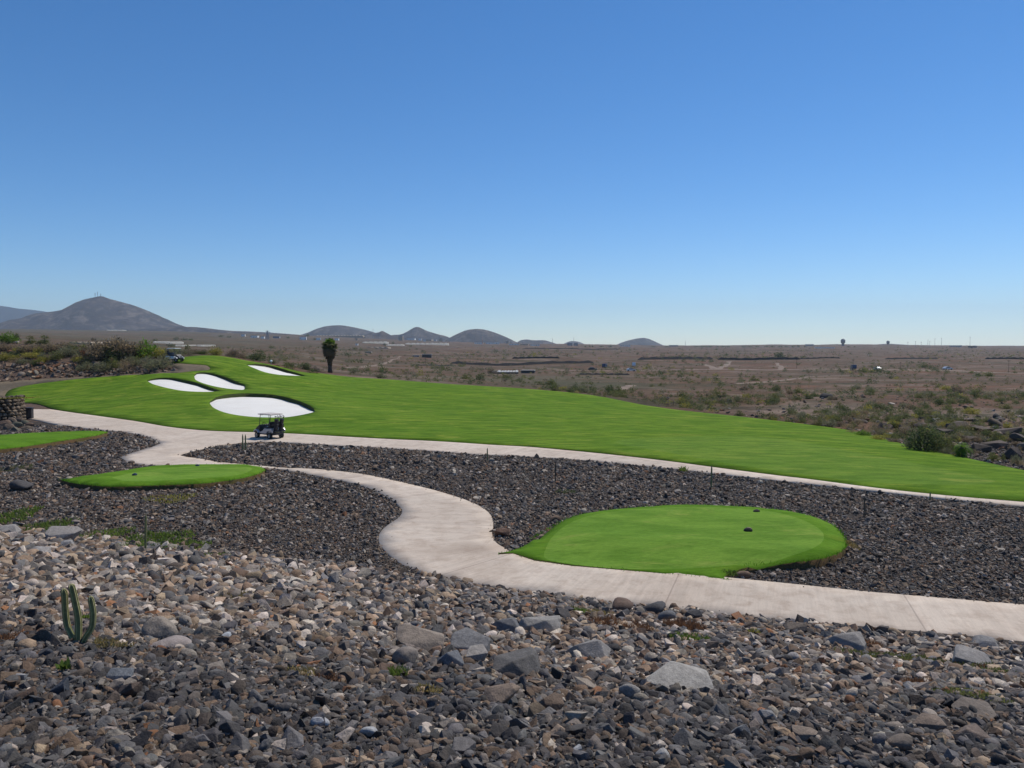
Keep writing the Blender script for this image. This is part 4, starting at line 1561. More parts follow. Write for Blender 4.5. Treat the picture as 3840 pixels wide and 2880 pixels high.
for kind, px, row, w_, h_, Y, lab in [
    ('grey', 695, 1345, 74, 40, 119, 'grey bush right behind the white golf cart on the crest'),
    ('dry', 735, 1345, 80, 46, 120, 'dark grey brown bush on the crest right of the white golf cart'),
    ('dark', 762, 1345, 56, 40, 119, 'dark bush in the crest row left of the yellowish one'),
    ('yellow', 812, 1345, 74, 52, 119, 'rounded yellowish bush in the crest row'),
    ('dry', 872, 1352, 58, 52, 119, 'brownish bare bush right of the yellowish crest bush'),
    ('dry', 908, 1360, 50, 44, 120, 'small brownish bush between the bare one and the dark green one'),
    ('dark', 965, 1372, 92, 62, 119, 'dark green bush above the far narrow bunker'),
    ('grey', 1020, 1378, 56, 36, 119, 'grey bush right of the dark green bush above the bunker'),
    ('olive', 1075, 1392, 62, 34, 120, 'low olive bush above the right end of the far bunker'),
    ('dark', 1145, 1404, 54, 50, 121, 'round dark bush with pale centre left of the palm'),
    ('tan', 1182, 1408, 40, 36, 122, 'dry straw coloured bush just left of the palm'),
    ('yellow', 655, 1318, 46, 22, 128, 'yellow green bush far behind the white golf cart'),
    ('olive', 705, 1312, 40, 22, 130, 'small olive bush far behind the crest row')]:
    pshrub(kind, px, row, w_, h_, lab, Y=Y, group=CG)
GG = 'bushes along the gully right of the fairway'
for kind, px, row, w_, h_, lab in [
    ('dark', 3465, 1692, 150, 110, 'large dark green bush right of the fairway edge'),
    ('olive', 3525, 1694, 125, 101, 'olive half of the large bush by the fairway edge'),
    ('grey', 3415, 1680, 60, 56, 'grey bush left of the large dark green bush'),
    ('olive', 3570, 1702, 77, 64, 'rounded grey olive bush left of the small palm'),
    ('grey', 3545, 1704, 54, 34, 'low grey shrub under the olive bush by the fairway edge'),
    ('olive', 3730, 1664, 66, 52, 'olive tan bush standing alone on the gully bank'),
    ('olive', 3727, 1732, 52, 48, 'spiky green shrub in the dark gully right of the small palm'),
    ('tan', 3057, 1596, 50, 38, 'brown cushion shrub at the left end of the gully row'),
    ('olive', 3082, 1588, 44, 38, 'green shrub behind the left brown cushion shrub'),
    ('grey', 3110, 1602, 64, 36, 'grey green low shrub by the fairway edge left of centre'),
    ('olive', 3132, 1588, 56, 40, 'olive shrub behind the grey green low one'),
    ('tan', 3176, 1612, 50, 30, 'tan low cushion touching the fairway edge'),
    ('tan', 3214, 1600, 54, 36, 'brown cushion shrub above the pale green ones'),
    ('bright', 3236, 1634, 66, 30, 'pale green low shrub on the fairway edge'),
    ('tan', 3195, 1624, 46, 20, 'straw coloured low cushion left of the pale green shrub'),
    ('yellow', 3296, 1650, 72, 28, 'yellowish low shrub on the fairway edge'),
    ('tan', 3283, 1608, 50, 42, 'brown round shrub behind the yellowish low one'),
    ('tan', 3322, 1632, 46, 40, 'brown ball shaped shrub with a bare foot'),
    ('yellow', 3354, 1602, 50, 38, 'yellow green topped shrub on the gully ledge'),
    ('tan', 3402, 1638, 64, 56, 'big tan ball shaped shrub left of the large green bush'),
    ('yellow', 3424, 1604, 34, 32, 'small yellow green shrub above the big tan ball'),
    ('tan', 3475, 1608, 38, 24, 'small tan cushion above the large green bush'),
    ('yellow', 3545, 1602, 66, 30, 'wide yellow green shrub on a dark ledge'),
    ('olive', 3608, 1614, 46, 24, 'olive shrub on a rounded ledge'),
    ('yellow', 3645, 1552, 62, 34, 'yellow flowering shrub on the grey flat'),
    ('dry', 3350, 1660, 60, 22, 'dry straw patch at the fairway edge'),
    ('grey', 3810, 1745, 54, 46, 'grey green shrub at the right edge in the gully')]:
    pshrub(kind, px, row, w_, h_, lab, group=GG)

EX = [('olive', 'olive'), ('tan', 'tan cushion'), ('grey', 'grey green'), ('yellow', 'yellow green'), ('dark', 'dark green'), ('dry', 'bare twiggy')]
for q in range(46):
    px = rng.uniform(2960, 3850)
    er = np.interp(px, [c[0] for c in CREST], [c[1] for c in CREST])
    row = er - rng.uniform(2, 26) if q < 26 else rng.uniform(1560, er - 10)
    kd, kw = EX[rng.integers(0, 6) if q % 3 else rng.integers(0, 3)]
    sec = int(np.clip((px - 2960) / 225, 0, 3))
    pshrub(kd, px, row, rng.uniform(26, 58), rng.uniform(18, 36), f'low {kw} shrub ' + ('along the fairway edge' if q < 26 else 'over the gully ledges') + [' at the gully start', ' left of the large bush', ' by the large bush', ' toward the right edge'][sec],
           group='low scrub lining the gully', lod=1)
for q in range(34):
    px, row = rng.uniform(0, 560), rng.uniform(1300, 1372)
    kd, kw = EX[rng.integers(0, 6)]
    pshrub(kd, px, row, rng.uniform(34, 76), rng.uniform(20, 36), f'{kw} shrub on the stony mound ' + ['at the left edge', 'below the long tan greenhouse', 'by the grey brown thicket'][int(px // 190)] + (' high up' if row < 1336 else ' low down'),
           group='low scrub on the mound', lod=1)

# scrub scattered over the plain: larger ones single, the rest one mass
n = 30000
spx = rng.uniform(-60, 3900, n)
u_ = rng.random(n)
srow = np.where(rng.random(n) < .42, rng.uniform(1302, 1400, n), rng.uniform(1395, 1660, n))
edge_row = np.interp(spx, [c[0] for c in CREST], [c[1] for c in CREST])
ok = (srow < edge_row - 3) & ~((spx < 690) & (srow > 1296))
dn = .5 + .5 * wob(spx / 130., srow / 17.)
ok &= rng.random(n) < np.clip((dn - .28) * 2.2, .14, 1) * np.where((spx > 1850) & (spx < 2500) & (srow > 1400), 1., .6)
spx, srow = spx[ok], srow[ok]
SPt = hit(spx, srow, near=47)
keep = (SPt[:, 1] < 2400)
d_edge = ~inside(SPt[:, 0], SPt[:, 1], np.array(fw_poly))
SPt, spx, srow = SPt[keep & d_edge], spx[keep & d_edge], srow[keep & d_edge]
size = np.exp(rng.normal(-.05, .5, len(SPt))) * np.where(SPt[:, 1] > 250, 1.5, 1.) * np.where(SPt[:, 1] > 600, 1.6, 1.)
kinds = rng.choice(['olive', 'grey', 'dry', 'yellow', 'tan', 'dark', 'rust'], len(SPt), p=[.31, .25, .08, .05, .09, .22, .0])
size = np.minimum(size, 46 * SPt[:, 1] / F)
appv = size * F / SPt[:, 1]
bigk = np.argsort(-appv)[:215]
KW = {'olive': 'olive green', 'grey': 'grey green', 'dry': 'bare twiggy', 'yellow': 'yellow green', 'tan': 'tan cushion', 'dark': 'dark green', 'rust': 'rusty brown'}
for i in bigk:
    zone = 'just beyond the fairway edge' if srow[i] > np.interp(spx[i], [c[0] for c in CREST], [c[1] for c in CREST]) - 45 else 'on the near desert flat' if srow[i] > 1450 else 'on the middle of the desert plain' if srow[i] > 1390 else 'beyond the dirt road on the plain'
    sect = ['left of the palm', 'right of the palm', 'below the white shed', 'below the small lone hill', 'under the taller dome tower', 'under the row of light masts'][int(np.searchsorted([1235, 1700, 2150, 2700, 3300], spx[i]))]
    shrub(str(kinds[i]), tuple(SPt[i] - np.array([0, 0, .04])), size[i], size[i] * rng.uniform(.45, .75), f'{KW[kinds[i]]} shrub {zone}, {sect}', f'{KW[kinds[i]]} shrubs on the desert plain',
          2 if appv[i] < 34 else 1, int(rng.integers(0, 3)))
rest = np.setdiff1d(np.arange(len(SPt)), bigk)
allV = {}
for i in rest:
    me, _ = shrub_mesh(str(kinds[i]), int(rng.integers(0, 3)), 2)
    nv = len(me.vertices)
    key = id(me)
    if key not in allV:
        a = np.empty(nv * 3, np.float32)
        me.vertices.foreach_get('co', a)
        tn = np.empty(nv, np.float32)
        me.attributes['tint'].data.foreach_get('value', tn)
        allV[key] = (a.reshape(-1, 3), tn)
    a, tn = allV[key]
    ang = rng.uniform(0, 6.28)
    c_, s_ = math.cos(ang), math.sin(ang)
    nq = nv // 4
    sub = rng.permutation(nq)[:max(18, nq // 2)]
    vi = (sub[:, None] * 4 + np.arange(4)).ravel()
    b = a[vi] * np.array([size[i], size[i], size[i] * rng.uniform(.7, 1.0)])
    b = np.stack([b[:, 0] * c_ - b[:, 1] * s_, b[:, 0] * s_ + b[:, 1] * c_, b[:, 2]], 1) + SPt[i]
    allV.setdefault('out', {}).setdefault(str(kinds[i]), []).append((b, tn[vi]))
V_, T_, M_ = [], [], []
mats = []
for mi, (kk, lst) in enumerate(allV['out'].items()):
    mats.append(LEAF[kk])
    for b, tn in lst:
        V_.append(b); T_.append(tn); M_.append(np.full(len(b) // 4, mi))
V_ = np.concatenate(V_)
scrub = link('desert_scrub', mesh_np('desert_scrub', V_, np.arange(len(V_)).reshape(-1, 4), attrs={'tint': np.concatenate(T_)}, mat_idx=np.concatenate(M_)), mats)
tag(scrub, kind='stuff')

# weeds, tufts and dry patches among the stones
def blades(seed, n, rx, ry, hgt, wid, terrain, lean=.5):
    r = np.random.default_rng(seed)
    a = r.uniform(0, 2 * np.pi, n)
    q = np.sqrt(r.random(n)) * (1 + .25 * np.sin(a * 3 + seed))
    X = terrain[0] + np.cos(a) * q * rx
    Y = terrain[1] + np.sin(a) * q * ry
    Z = height(X, Y) + .02
    d = np.stack([r.normal(0, lean, n), r.normal(0, lean, n), np.ones(n)], 1)
    d /= np.linalg.norm(d, axis=1)[:, None]
    H = hgt * r.uniform(.4, 1.3, n)[:, None]
    sd = np.stack([np.cos(a * 7), np.sin(a * 7), np.zeros(n)], 1) * wid
    B = np.stack([X, Y, Z], 1) - np.array([terrain[0], terrain[1], terrain[2]])
    mid = B + d * H * .6
    tip = B + d * H + np.array([0, 0, -.12]) * H
    V = np.stack([B - sd, B + sd, mid + sd * .8, tip, mid - sd * .8], 1).reshape(-1, 3)
    T5 = np.arange(5 * n).reshape(n, 5)
    return V, T5, np.repeat(np.clip(r.normal(.5, .28, n), 0, 1), 5)


WEEDS = [  # px, row, half width px, depth m, n, height, width, leaf, name, label
    (45, 1945, 75, 1.6, 700, .16, .018, 'weed', 'weed_patch', 'green weeds at the left edge below the dark rounded boulder'),
    (175, 1985, 90, 1.3, 600, .14, .018, 'weed', 'weed_patch', 'green weeds behind the pale boulders at left'),
    (400, 2015, 80, 1.2, 420, .13, .018, 'weed', 'weed_patch', 'thin green weeds between the pale boulders and the slim cactus'),
    (575, 2040, 110, 1.7, 1100, .17, .018, 'weed', 'weed_patch', 'dense green weeds around the foot of the slim cactus'),
    (690, 2062, 70, 1.2, 500, .13, .018, 'weed', 'weed_patch', 'green weeds right of the slim cactus'),
    (820, 2092, 36, .6, 160, .12, .018, 'weed', 'weed_patch', 'last small green weeds at the right of the weed strip'),
    (2582, 2402, 70, .34, 420, .10, .012, 'weed', 'weed_patch', 'bright green grass strip under the dry rusty weeds'),
    (2320, 2352, 120, .5, 900, .11, .008, 'rust', 'dry_weed_patch', 'dry rusty weeds spread below the reddish brown boulder'),
    (2570, 2365, 70, .4, 800, .17, .008, 'rust', 'dry_weed_patch', 'tall dry rusty weeds behind the bright green grass strip'),
    (2160, 2302, 46, .3, 160, .10, .010, 'weed', 'weed_patch', 'small green tuft left of the reddish brown boulder'),
    (2240, 2308, 60, .3, 200, .07, .010, 'straw', 'dry_weed_patch', 'straw coloured moss left under the reddish brown boulder'),
    (1490, 2545, 32, .14, 150, .11, .007, 'weed', 'grass_tuft', 'small green grass tuft in the slab heap'),
    (1600, 2605, 50, .16, 160, .06, .007, 'straw', 'grass_tuft', 'yellowish dry tuft below the slab heap'),
    (1250, 2560, 60, .2, 160, .05, .007, 'rust', 'grass_tuft', 'reddish dry tuft left of the slab heap'),
    (1135, 2535, 60, .2, 180, .05, .007, 'straw', 'grass_tuft', 'yellowish moss left of the reddish dry tuft'),
    (3330, 2478, 170, .5, 900, .07, .012, 'olive', 'weed_patch', 'olive left part of the green mat of weeds'),
    (3520, 2500, 200, .55, 1500, .08, .012, 'olive', 'weed_patch', 'big green and reddish mat of weeds near the right of the bank'),
    (3540, 2508, 150, .4, 500, .08, .010, 'rust', 'dry_weed_patch', 'reddish stems mixed in the big green mat of weeds'),
    (3740, 2528, 60, .3, 260, .07, .012, 'olive', 'weed_patch', 'olive right end of the green mat of weeds'),
    (3440, 2572, 60, .2, 400, .07, .007, 'rust', 'dry_weed_patch', 'orange brown dry weeds below the green mat'),
    (3640, 2618, 130, .3, 400, .05, .010, 'olive', 'weed_patch', 'thin olive weeds above the low broad brown boulder'),
    (2830, 2385, 22, .1, 60, .10, .012, 'yellow', 'grass_tuft', 'small yellow green tuft at the foot of the bank by the path'),
    (3270, 2425, 40, .2, 160, .08, .010, 'rust', 'dry_weed_patch', 'rusty weeds between pale boulders by the path at right'),
    (410, 2432, 70, .2, 220, .05, .008, 'straw', 'grass_tuft', 'straw coloured tuft right of the cactus foot'),
    (50, 2408, 70, .25, 200, .05, .008, 'rust', 'dry_weed_patch', 'orange dry weeds left of the three-armed cactus'),
    (240, 2528, 18, .06, 24, .10, .018, 'weed', 'grass_tuft', 'small bright green leaf clump below the three-armed cactus'),
    (320, 2332, 18, .06, 40, .06, .010, 'weed', 'grass_tuft', 'tiny green tuft beside the cactus arms'),
    (640, 1875, 90, 1.0, 500, .09, .016, 'yellow', 'weed_patch', 'yellow green weeds in the stones below the small tee'),
    (880, 2245, 90, .6, 260, .07, .010, 'straw', 'dry_weed_patch', 'yellowish dry weeds in the stones left of the path bend'),
    (1200, 2190, 80, .6, 240, .07, .010, 'rust', 'dry_weed_patch', 'rusty dry weeds in the stones just left of the path bend'),
    (620, 1830, 120, .7, 420, .08, .016, 'straw', 'dry_weed_patch', 'ochre grass fringe under the small tee'),
    (60, 1762, 60, 1.2, 300, .10, .02, 'olive', 'weed_patch', 'olive weeds at the left edge above the small tee'),
    (2563, 1770, 14, .3, 70, .26, .022, 'weed', 'weed_patch', 'bright green weed at the edge of the far path'),
    (2780, 2105, 60, .35, 420, .10, .014, 'yellow', 'weed_patch', 'mossy green fringe under the big tee, left part'),
    (2930, 2108, 90, .4, 420, .10, .014, 'straw', 'dry_weed_patch', 'ochre dry fringe under the big tee'),
    (3185, 2050, 26, .6, 220, .11, .014, 'straw', 'dry_weed_patch', 'ochre dry grass at the right end of the big tee'),
    (2750, 2160, 40, .25, 260, .09, .014, 'weed', 'weed_patch', 'green fringe where the big tee meets the path'),
    (2120, 1850, 40, .5, 120, .12, .014, 'dark', 'weed_patch', 'dark weed in the stone field above the path bend'),
]
for q, (px, row, hw, dep, n, hg, wd, lf, nm, lab) in enumerate(WEEDS):
    P0 = hit(px, row, near=4)[0]
    V, Q, tn = blades(3000 + q, n, hw * P0[1] / F, dep, hg, wd, P0)
    V[:, 2] += .035 + .02 * (P0[1] > 15)
    o = link(nm, mesh_np(nm, V, Q, attrs={'tint': tn}), LEAF[lf])
    o.location = P0
    tag(o, lab, 'grass tuft' if 'tuft' in nm else 'weeds', None, None if 'tuft' in nm else 'stuff')

# ragged grass fringe along the edges of the tees and of the near fairway edge: nobody could count it
fr, ft = [], []
for poly, z0, step, hg in ((tee_r, .36, .035, .09), (tee_l, .34, .06, .10), (tee_f, .38, .08, .11), (path_poly, None, None, None)):
    if step is None:
        pts = dens(flat(smooth_poly(PATH_TOP, 3)), .09)
        P2 = np.array(pts) + rng.normal(0, .05, (len(pts), 2)) + np.array([0, .08])
        P2 = P2[P2[:, 1] < 78]
        Z2 = height(P2[:, 0], P2[:, 1]) + .06
        hg = .09
    else:
        pts = dens(list(poly) + [poly[0]], step)
        P2 = np.array(pts) + rng.normal(0, .03, (len(pts), 2))
        dps = dist_line(P2[:, 0], P2[:, 1], flat(PATHSIDE + [(1870, 2046)], .06)) if poly is tee_r else np.full(len(P2), 9.)
        Z2 = np.where(dps < 1., .04, z0 - .10) + rng.uniform(-.05, .03, len(P2))
    m = len(P2)
    d = np.stack([rng.normal(0, .5, m), rng.normal(-.2, .5, m), np.ones(m)], 1)
    H = hg * rng.uniform(.4, 1.2, m)[:, None]
    a = rng.uniform(0, 6.28, m)
    sd = np.stack([np.cos(a), np.sin(a), 0 * a], 1) * .012
    B = np.column_stack([P2, Z2])
    fr.append(np.stack([B - sd, B + sd, B + d * H * .6 + sd * .8, B + d * H, B + d * H * .6 - sd * .8], 1).reshape(-1, 3))
    ft.append(np.repeat(np.clip(rng.normal(.5, .25, m), 0, 1), 5))
fr = np.concatenate(fr)
LEAF['turf'] = leaf_mat('turf_blade', (.085, .20, .013))
tag(link('grass_fringe', mesh_np('grass_fringe', fr, np.arange(len(fr)).reshape(-1, 5), attrs={'tint': np.concatenate(ft)}), LEAF['turf']), kind='stuff')

# ------------------------------------------------------------------ golf carts
BLACK = plain('black_plastic', (.018, .018, .022), .45, var=.2, spec=.5)
DARKCLOTH = plain('dark_seat_vinyl', (.014, .016, .026), .5, var=.2)
SILVER = plain('silver_panel', (.42, .43, .46), .35, .35, .08)
WHITEP = plain('white_panel', (.78, .78, .76), .35, 0, .05)
ROOFB = plain('beige_roof', (.62, .54, .46), .5, 0, .08)
ROOFW = plain('white_roof', (.76, .76, .74), .5, 0, .05)
STEEL = plain('dark_post_paint', (.05, .05, .055), .4, .4)
RUBBER = plain('tyre_rubber', (.012, .012, .013), .8)
RIMM = plain('alloy_rim', (.55, .55, .55), .35, .6)
LENS = plain('lamp_lens', (.75, .75, .7), .15)
GLASS = bpy.data.materials.new('windshield_pane')
GLASS.use_nodes = True
_b = GLASS.node_tree.nodes['Principled BSDF']
_b.inputs['Base Color'].default_value = (.9, .97, .95, 1)
_b.inputs['Roughness'].default_value = .02
_b.inputs['Transmission Weight'].default_value = 1.0
_b.inputs['IOR'].default_value = 1.02


def make_cart(label, dark):
    r = empty('golf_cart', (0, 0, 0))
    tag(r, label, 'golf cart', 'golf carts on the course')
    front, side, roofm = (BLACK, SILVER, ROOFB) if dark else (BLACK, WHITEP, ROOFW)
    bm = bmesh.new()   # floor pan and rocker
    prism(bm, [(-1.02, .30), (.62, .30), (.98, .34), (1.0, .40), (.55, .38), (-1.0, .40)], -.50, .50)
    from_bm('floor_pan', bm, BLACK, r)
    bm = bmesh.new()   # front cowl
    prism(bm, [(.52, .36), (.60, .98), (.66, 1.02), (.84, .84), (1.10, .70), (1.18, .55), (1.14, .38), (.95, .33)], -.44, .44)
    bmesh.ops.bevel(bm, geom=list(bm.edges), offset=.03, segments=2, affect='EDGES', profile=.6)
    cowl = from_bm('front_cowl', bm, front, r)
    bm = bmesh.new()
    bx(bm, (1.165, 0, .48), (.06, .80, .12), .02)
    from_bm('bumper', bm, BLACK, r)
    for s in (-1, 1):
        bm = bmesh.new()
        lathe(bm, [(.07, 0), (.075, .02), (.05, .05)], 12, Matrix.Translation((1.09, s * .30, .66)) @ Matrix.Rotation(R(75), 4, 'Y'))
        from_bm('headlight', bm, LENS, r)
        bm = bmesh.new()   # front fender arched over the wheel
        prism(bm, [(.48, .44), (.54, .58), (.66, .66), (.86, .66), (.99, .58), (1.05, .44), (1.0, .44), (.94, .53), (.84, .60), (.68, .60), (.58, .53), (.53, .44)], s * .60 - .09, s * .60 + .09)
        from_bm('front_fender', bm, side, r)
        bm = bmesh.new()   # side panel sweeping up over the rear wheel
        prism(bm, [(.42, .40), (.40, .50), (.05, .56), (-.12, .76), (-.98, .80), (-1.12, .66), (-1.10, .50), (-1.02, .52), (-.92, .62), (-.72, .64), (-.52, .60), (-.42, .44), (-.38, .40)],
              s * .56 - .045, s * .56 + .045)
        bmesh.ops.bevel(bm, geom=list(bm.edges), offset=.012, segments=1, affect='EDGES')
        from_bm('side_panel', bm, side, r)
        bm = bmesh.new()
        tube(bm, [(.60, s * .46, .98), (.42, s * .49, 1.78)], .022, 8)
        from_bm('roof_post', bm, STEEL, r)
        bm = bmesh.new()
        tube(bm, [(-.72, s * .47, .80), (-.66, s * .49, 1.30), (-.62, s * .49, 1.79)], .022, 8)
        from_bm('roof_post', bm, STEEL, r)
    bm = bmesh.new()
    bx(bm, (-.36, 0, .62), (.62, .98, .34), .04)
    from_bm('seat_base', bm, side, r)
    bm = bmesh.new()
    bx(bm, (-.32, 0, .84), (.56, 1.02, .13), .05)
    from_bm('seat', bm, DARKCLOTH, r)
    bm = bmesh.new()
    bx(bm, (-.62, 0, 1.08), (.13, 1.02, .42), .05, Matrix.Rotation(R(-10), 3, 'Y'))
    from_bm('backrest', bm, DARKCLOTH, r)
    bm = bmesh.new()   # roof: a shallow tray with rounded corners
    bx(bm, (-.12, 0, 1.83), (1.50, 1.16, .075), .036)
    bx(bm, (-.12, 0, 1.872), (1.24, .92, .03), .014)
    from_bm('roof', bm, roofm, r)
    bm = bmesh.new()
    bx(bm, (.505, 0, 1.38), (.008, .86, .74), 0, Matrix.Rotation(R(-12.5), 3, 'Y'))
    ws = from_bm('windshield', bm, GLASS, r)
    bm = bmesh.new()
    bx(bm, (.515, 0, 1.36), (.02, .90, .025), .004)
    bx(bm, (.435, 0, 1.755), (.02, .90, .025), .004)
    bx(bm, (.59, 0, 1.0), (.02, .90, .025), .004)
    from_bm('frame', bm, STEEL, ws)
    bm = bmesh.new()
    tube(bm, [(.56, .24, .80), (.30, .24, 1.06)], .02, 8)
    sw = from_bm('steering_column', bm, BLACK, r)
    bm = bmesh.new()
    M = Matrix.Translation((.29, .24, 1.07)) @ Matrix.Rotation(R(-48), 4, 'Y')
    pts = [M @ Vector((.17 * math.cos(a), .17 * math.sin(a), 0)) for a in np.linspace(0, 2 * math.pi, 20)]
    tube(bm, pts, .016, 6, False)
    tube(bm, [M @ Vector((-.16, 0, 0)), M @ Vector((.16, 0, 0))], .012, 6)
    from_bm('steering_wheel', bm, BLACK, sw)
    bm = bmesh.new()   # bag well and rack
    bx(bm, (-1.02, 0, .58), (.42, .96, .10), .03)
    tube(bm, [(-.80, -.46, 1.02), (-.86, -.46, 1.06), (-.86, .46, 1.06), (-.80, .46, 1.02)], .018, 6)
    from_bm('bag_rack', bm, BLACK, r)
    bm = bmesh.new()
    bx(bm, (-1.20, 0, .44), (.06, .80, .12), .02)
    from_bm('rear_bumper', bm, BLACK, r)
    for x in (.78, -.72):
        for s in (-1, 1):
            w_ = empty('wheel', (x, s * .52, .235))
            w_.parent = r
            bm = bmesh.new()
            M = Matrix.Rotation(R(90), 4, 'X')
            lathe(bm, [(.13, -.09), (.20, -.10), (.232, -.075), (.235, 0), (.232, .075), (.20, .10), (.13, .09)], 24, M)
            from_bm('tyre', bm, RUBBER, w_, True)
            bm = bmesh.new()
            lathe(bm, [(.03, -.095), (.06, -.085), (.125, -.094), (.135, -.06), (.135, .06), (.125, .094), (.06, .085), (.03, .095)], 18, M)
            from_bm('rim', bm, RIMM, w_)
    return r


def golf_bag(parent_cart, x, y, tilt, label, mat):
    r = empty('golf_bag', (0, 0, 0))
    tag(r, label, 'golf bag')
    bm = bmesh.new()
    lathe(bm, [(.13, 0), (.14, .05), (.135, .45), (.15, .75), (.165, .86), (.155, .88)], 14)
    from_bm('bag_body', bm, mat, r)
    bm = bmesh.new()
    bx(bm, (-.15, 0, .34), (.10, .20, .40), .04)
    from_bm('pocket', bm, mat, r)
    for k in range(6):
        a = k * 1.05
        px, py = .08 * math.cos(a), .08 * math.sin(a)
        bm = bmesh.new()
        tube(bm, [(px, py, .70), (px * 1.6, py * 1.6, 1.02 + .03 * (k % 3))], .008, 5)
        c = from_bm('club_shaft', bm, STEEL, r)
        bm = bmesh.new()
        bx(bm, (px * 1.65, py * 1.65, 1.06 + .03 * (k % 3)), (.09, .045, .06), .015)
        from_bm('club_head', bm, BLACK if k % 2 else RIMM, c)
    M = parent_cart.matrix_basis @ Matrix.Translation((x, y, .64)) @ Matrix.Rotation(R(tilt), 4, 'Y')
    r.matrix_basis = M
    return r


def set_cart(o, px, row, heading, Y=None, sc=.97):
    p = hit(px, row, near=47)[0] if Y is None else at(px, row, Y)
    o.location = (p[0], p[1], height(p[0], p[1])[0] + (.055 if Y is None else .07))
    o.rotation_euler = (0, 0, R(heading))
    o.scale = (sc, sc, sc)
    bpy.context.view_layer.update()
    o.matrix_basis


cart1 = make_cart('dark golf cart with silver sides parked on the path below the bunker', True)
set_cart(cart1, 1011, 1645, 180 - 36)
golf_bag(cart1, -1.02, .24, -12, 'dark golf bag strapped behind the dark cart on its far side', DARKCLOTH)
golf_bag(cart1, -1.02, -.24, -12, 'dark golf bag strapped behind the dark cart on its near side', BLACK)
cart2 = make_cart('white golf cart with dark front parked on the hill top by the bushes', False)
set_cart(cart2, 656, 1363, -22, 105.5)
golf_bag(cart2, -1.02, 0, -12, 'dark golf bag on the back of the white cart on the hill', DARKCLOTH)

# ------------------------------------------------------------------ tee markers, posts, cactuses, bin, wall
STAKE = plain('green_cactus_skin', (.205, .215, .085), .6, var=.3, scale=20)
PALE_RIB = plain('pale_cactus_rib', (.42, .38, .17), .6, var=.2, scale=20)
DARKSTAKE = plain('dark_stake_paint', (.035, .04, .03), .6)
MARK_BROWN = plain('brown_marker_stone', (.055, .038, .028), .7, var=.4, scale=20)
MARK_TAN = plain('marker_broken_face', (.22, .16, .10), .8, var=.3, scale=20)
MARK_BLUE = plain('blue_marker_paint', (.030, .055, .085), .5, var=.25, scale=20)


def tee_marker(px, row, z, wpx, mat, cap, label, group):
    Y = (z - EYE) / ray(px, row)[1]
    X = ray(px, row)[0] * Y
    wv = wpx * Y / F
    r = empty('tee_marker', (X, Y, z), rng.uniform(-.3, .3))
    tag(r, label, 'tee marker', group)
    bm = bmesh.new()
    bmesh.ops.create_uvsphere(bm, u_segments=16, v_segments=10, radius=1)
    for v in bm.verts:
        v.co.z = max(v.co.z, -.15)
        f = 1 + .08 * math.sin(v.co.x * 5 + 1) * math.cos(v.co.y * 4)
        v.co = Vector((v.co.x * wv * .5 * f, v.co.y * wv * .36 * f, (v.co.z + .15) * wv * .36))
    from_bm('stone_body', bm, mat, r, True)
    bm = bmesh.new()
    prism(bm, [(-.1 * wv, .30 * wv), (.30 * wv, .22 * wv), (.46 * wv, .08 * wv), (.40 * wv, .30 * wv), (.15 * wv, .41 * wv), (-.1 * wv, .42 * wv)], -.16 * wv, .16 * wv)
    from_bm('cap', bm, cap, r)
    return r


tee_marker(2837, 1921, .40, 27, MARK_BROWN, MARK_BROWN, 'dark brown stone marker, farther one on the big tee', 'stone markers on the big tee')
tee_marker(2806, 1991, .42, 33, MARK_BROWN, MARK_TAN, 'dark brown stone marker with tan side, nearer one on the big tee', 'stone markers on the big tee')
tee_marker(505, 1782, .40, 19, MARK_BLUE, MARK_BLUE, 'dark blue marker, nearer one on the small tee', 'blue markers on the small tee')
tee_marker(740, 1748, .38, 17, MARK_BLUE, MARK_BLUE, 'dark blue marker, farther one on the small tee', 'blue markers on the small tee')


def ribbed_column(bm, pts, r0, ribs=5, n=15, taper=True):
    P = [Vector(p) for p in pts]
    rings = []
    for i, p in enumerate(P):
        d = (P[min(i + 1, len(P) - 1)] - P[max(i - 1, 0)]).normalized()
        a = d.orthogonal().normalized()
        b = d.cross(a)
        t = i / (len(P) - 1)
        rr_ = r0[i] if isinstance(r0, (list, tuple)) else r0 * (1 if not taper or t < .8 else max(.15, math.sqrt(max(0, 1 - ((t - .8) / .2) ** 2))))
        ring = []
        for k in range(n):
            ang = 2 * math.pi * k / n
            q = rr_ * (1.18 if k % 3 == 0 else .80)
            ring.append(bm.verts.new(p + (a * math.cos(ang) + b * math.sin(ang)) * q))
        rings.append(ring)
    for i in range(len(rings) - 1):
        for k in range(n):
            f = bm.faces.new((rings[i][k], rings[i][(k + 1) % n], rings[i + 1][(k + 1) % n], rings[i + 1][k]))
            f.material_index = 0
    bm.faces.new(rings[-1])
    bm.faces.new(rings[0][::-1])
    return rings


def slim_cactus(px, row, hpx, wpx, label, dark=False, name='slim_cactus', cat='cactus', group='slim column cactuses in the stone field'):
    p = hit(px, row, near=5)[0]
    m = p[1] / F
    h = hpx * m * 1.12
    bm = bmesh.new()
    ln = rng.normal(0, .02, 2)
    ribbed_column(bm, [(ln[0] * h * t, ln[1] * h * t, -.05 + (h + .05) * t) for t in np.linspace(0, 1, 9)], wpx * m * .34)
    o = from_bm(name, bm, DARKSTAKE if dark else STAKE)
    o.location = p
    return tag(o, label, cat, group)


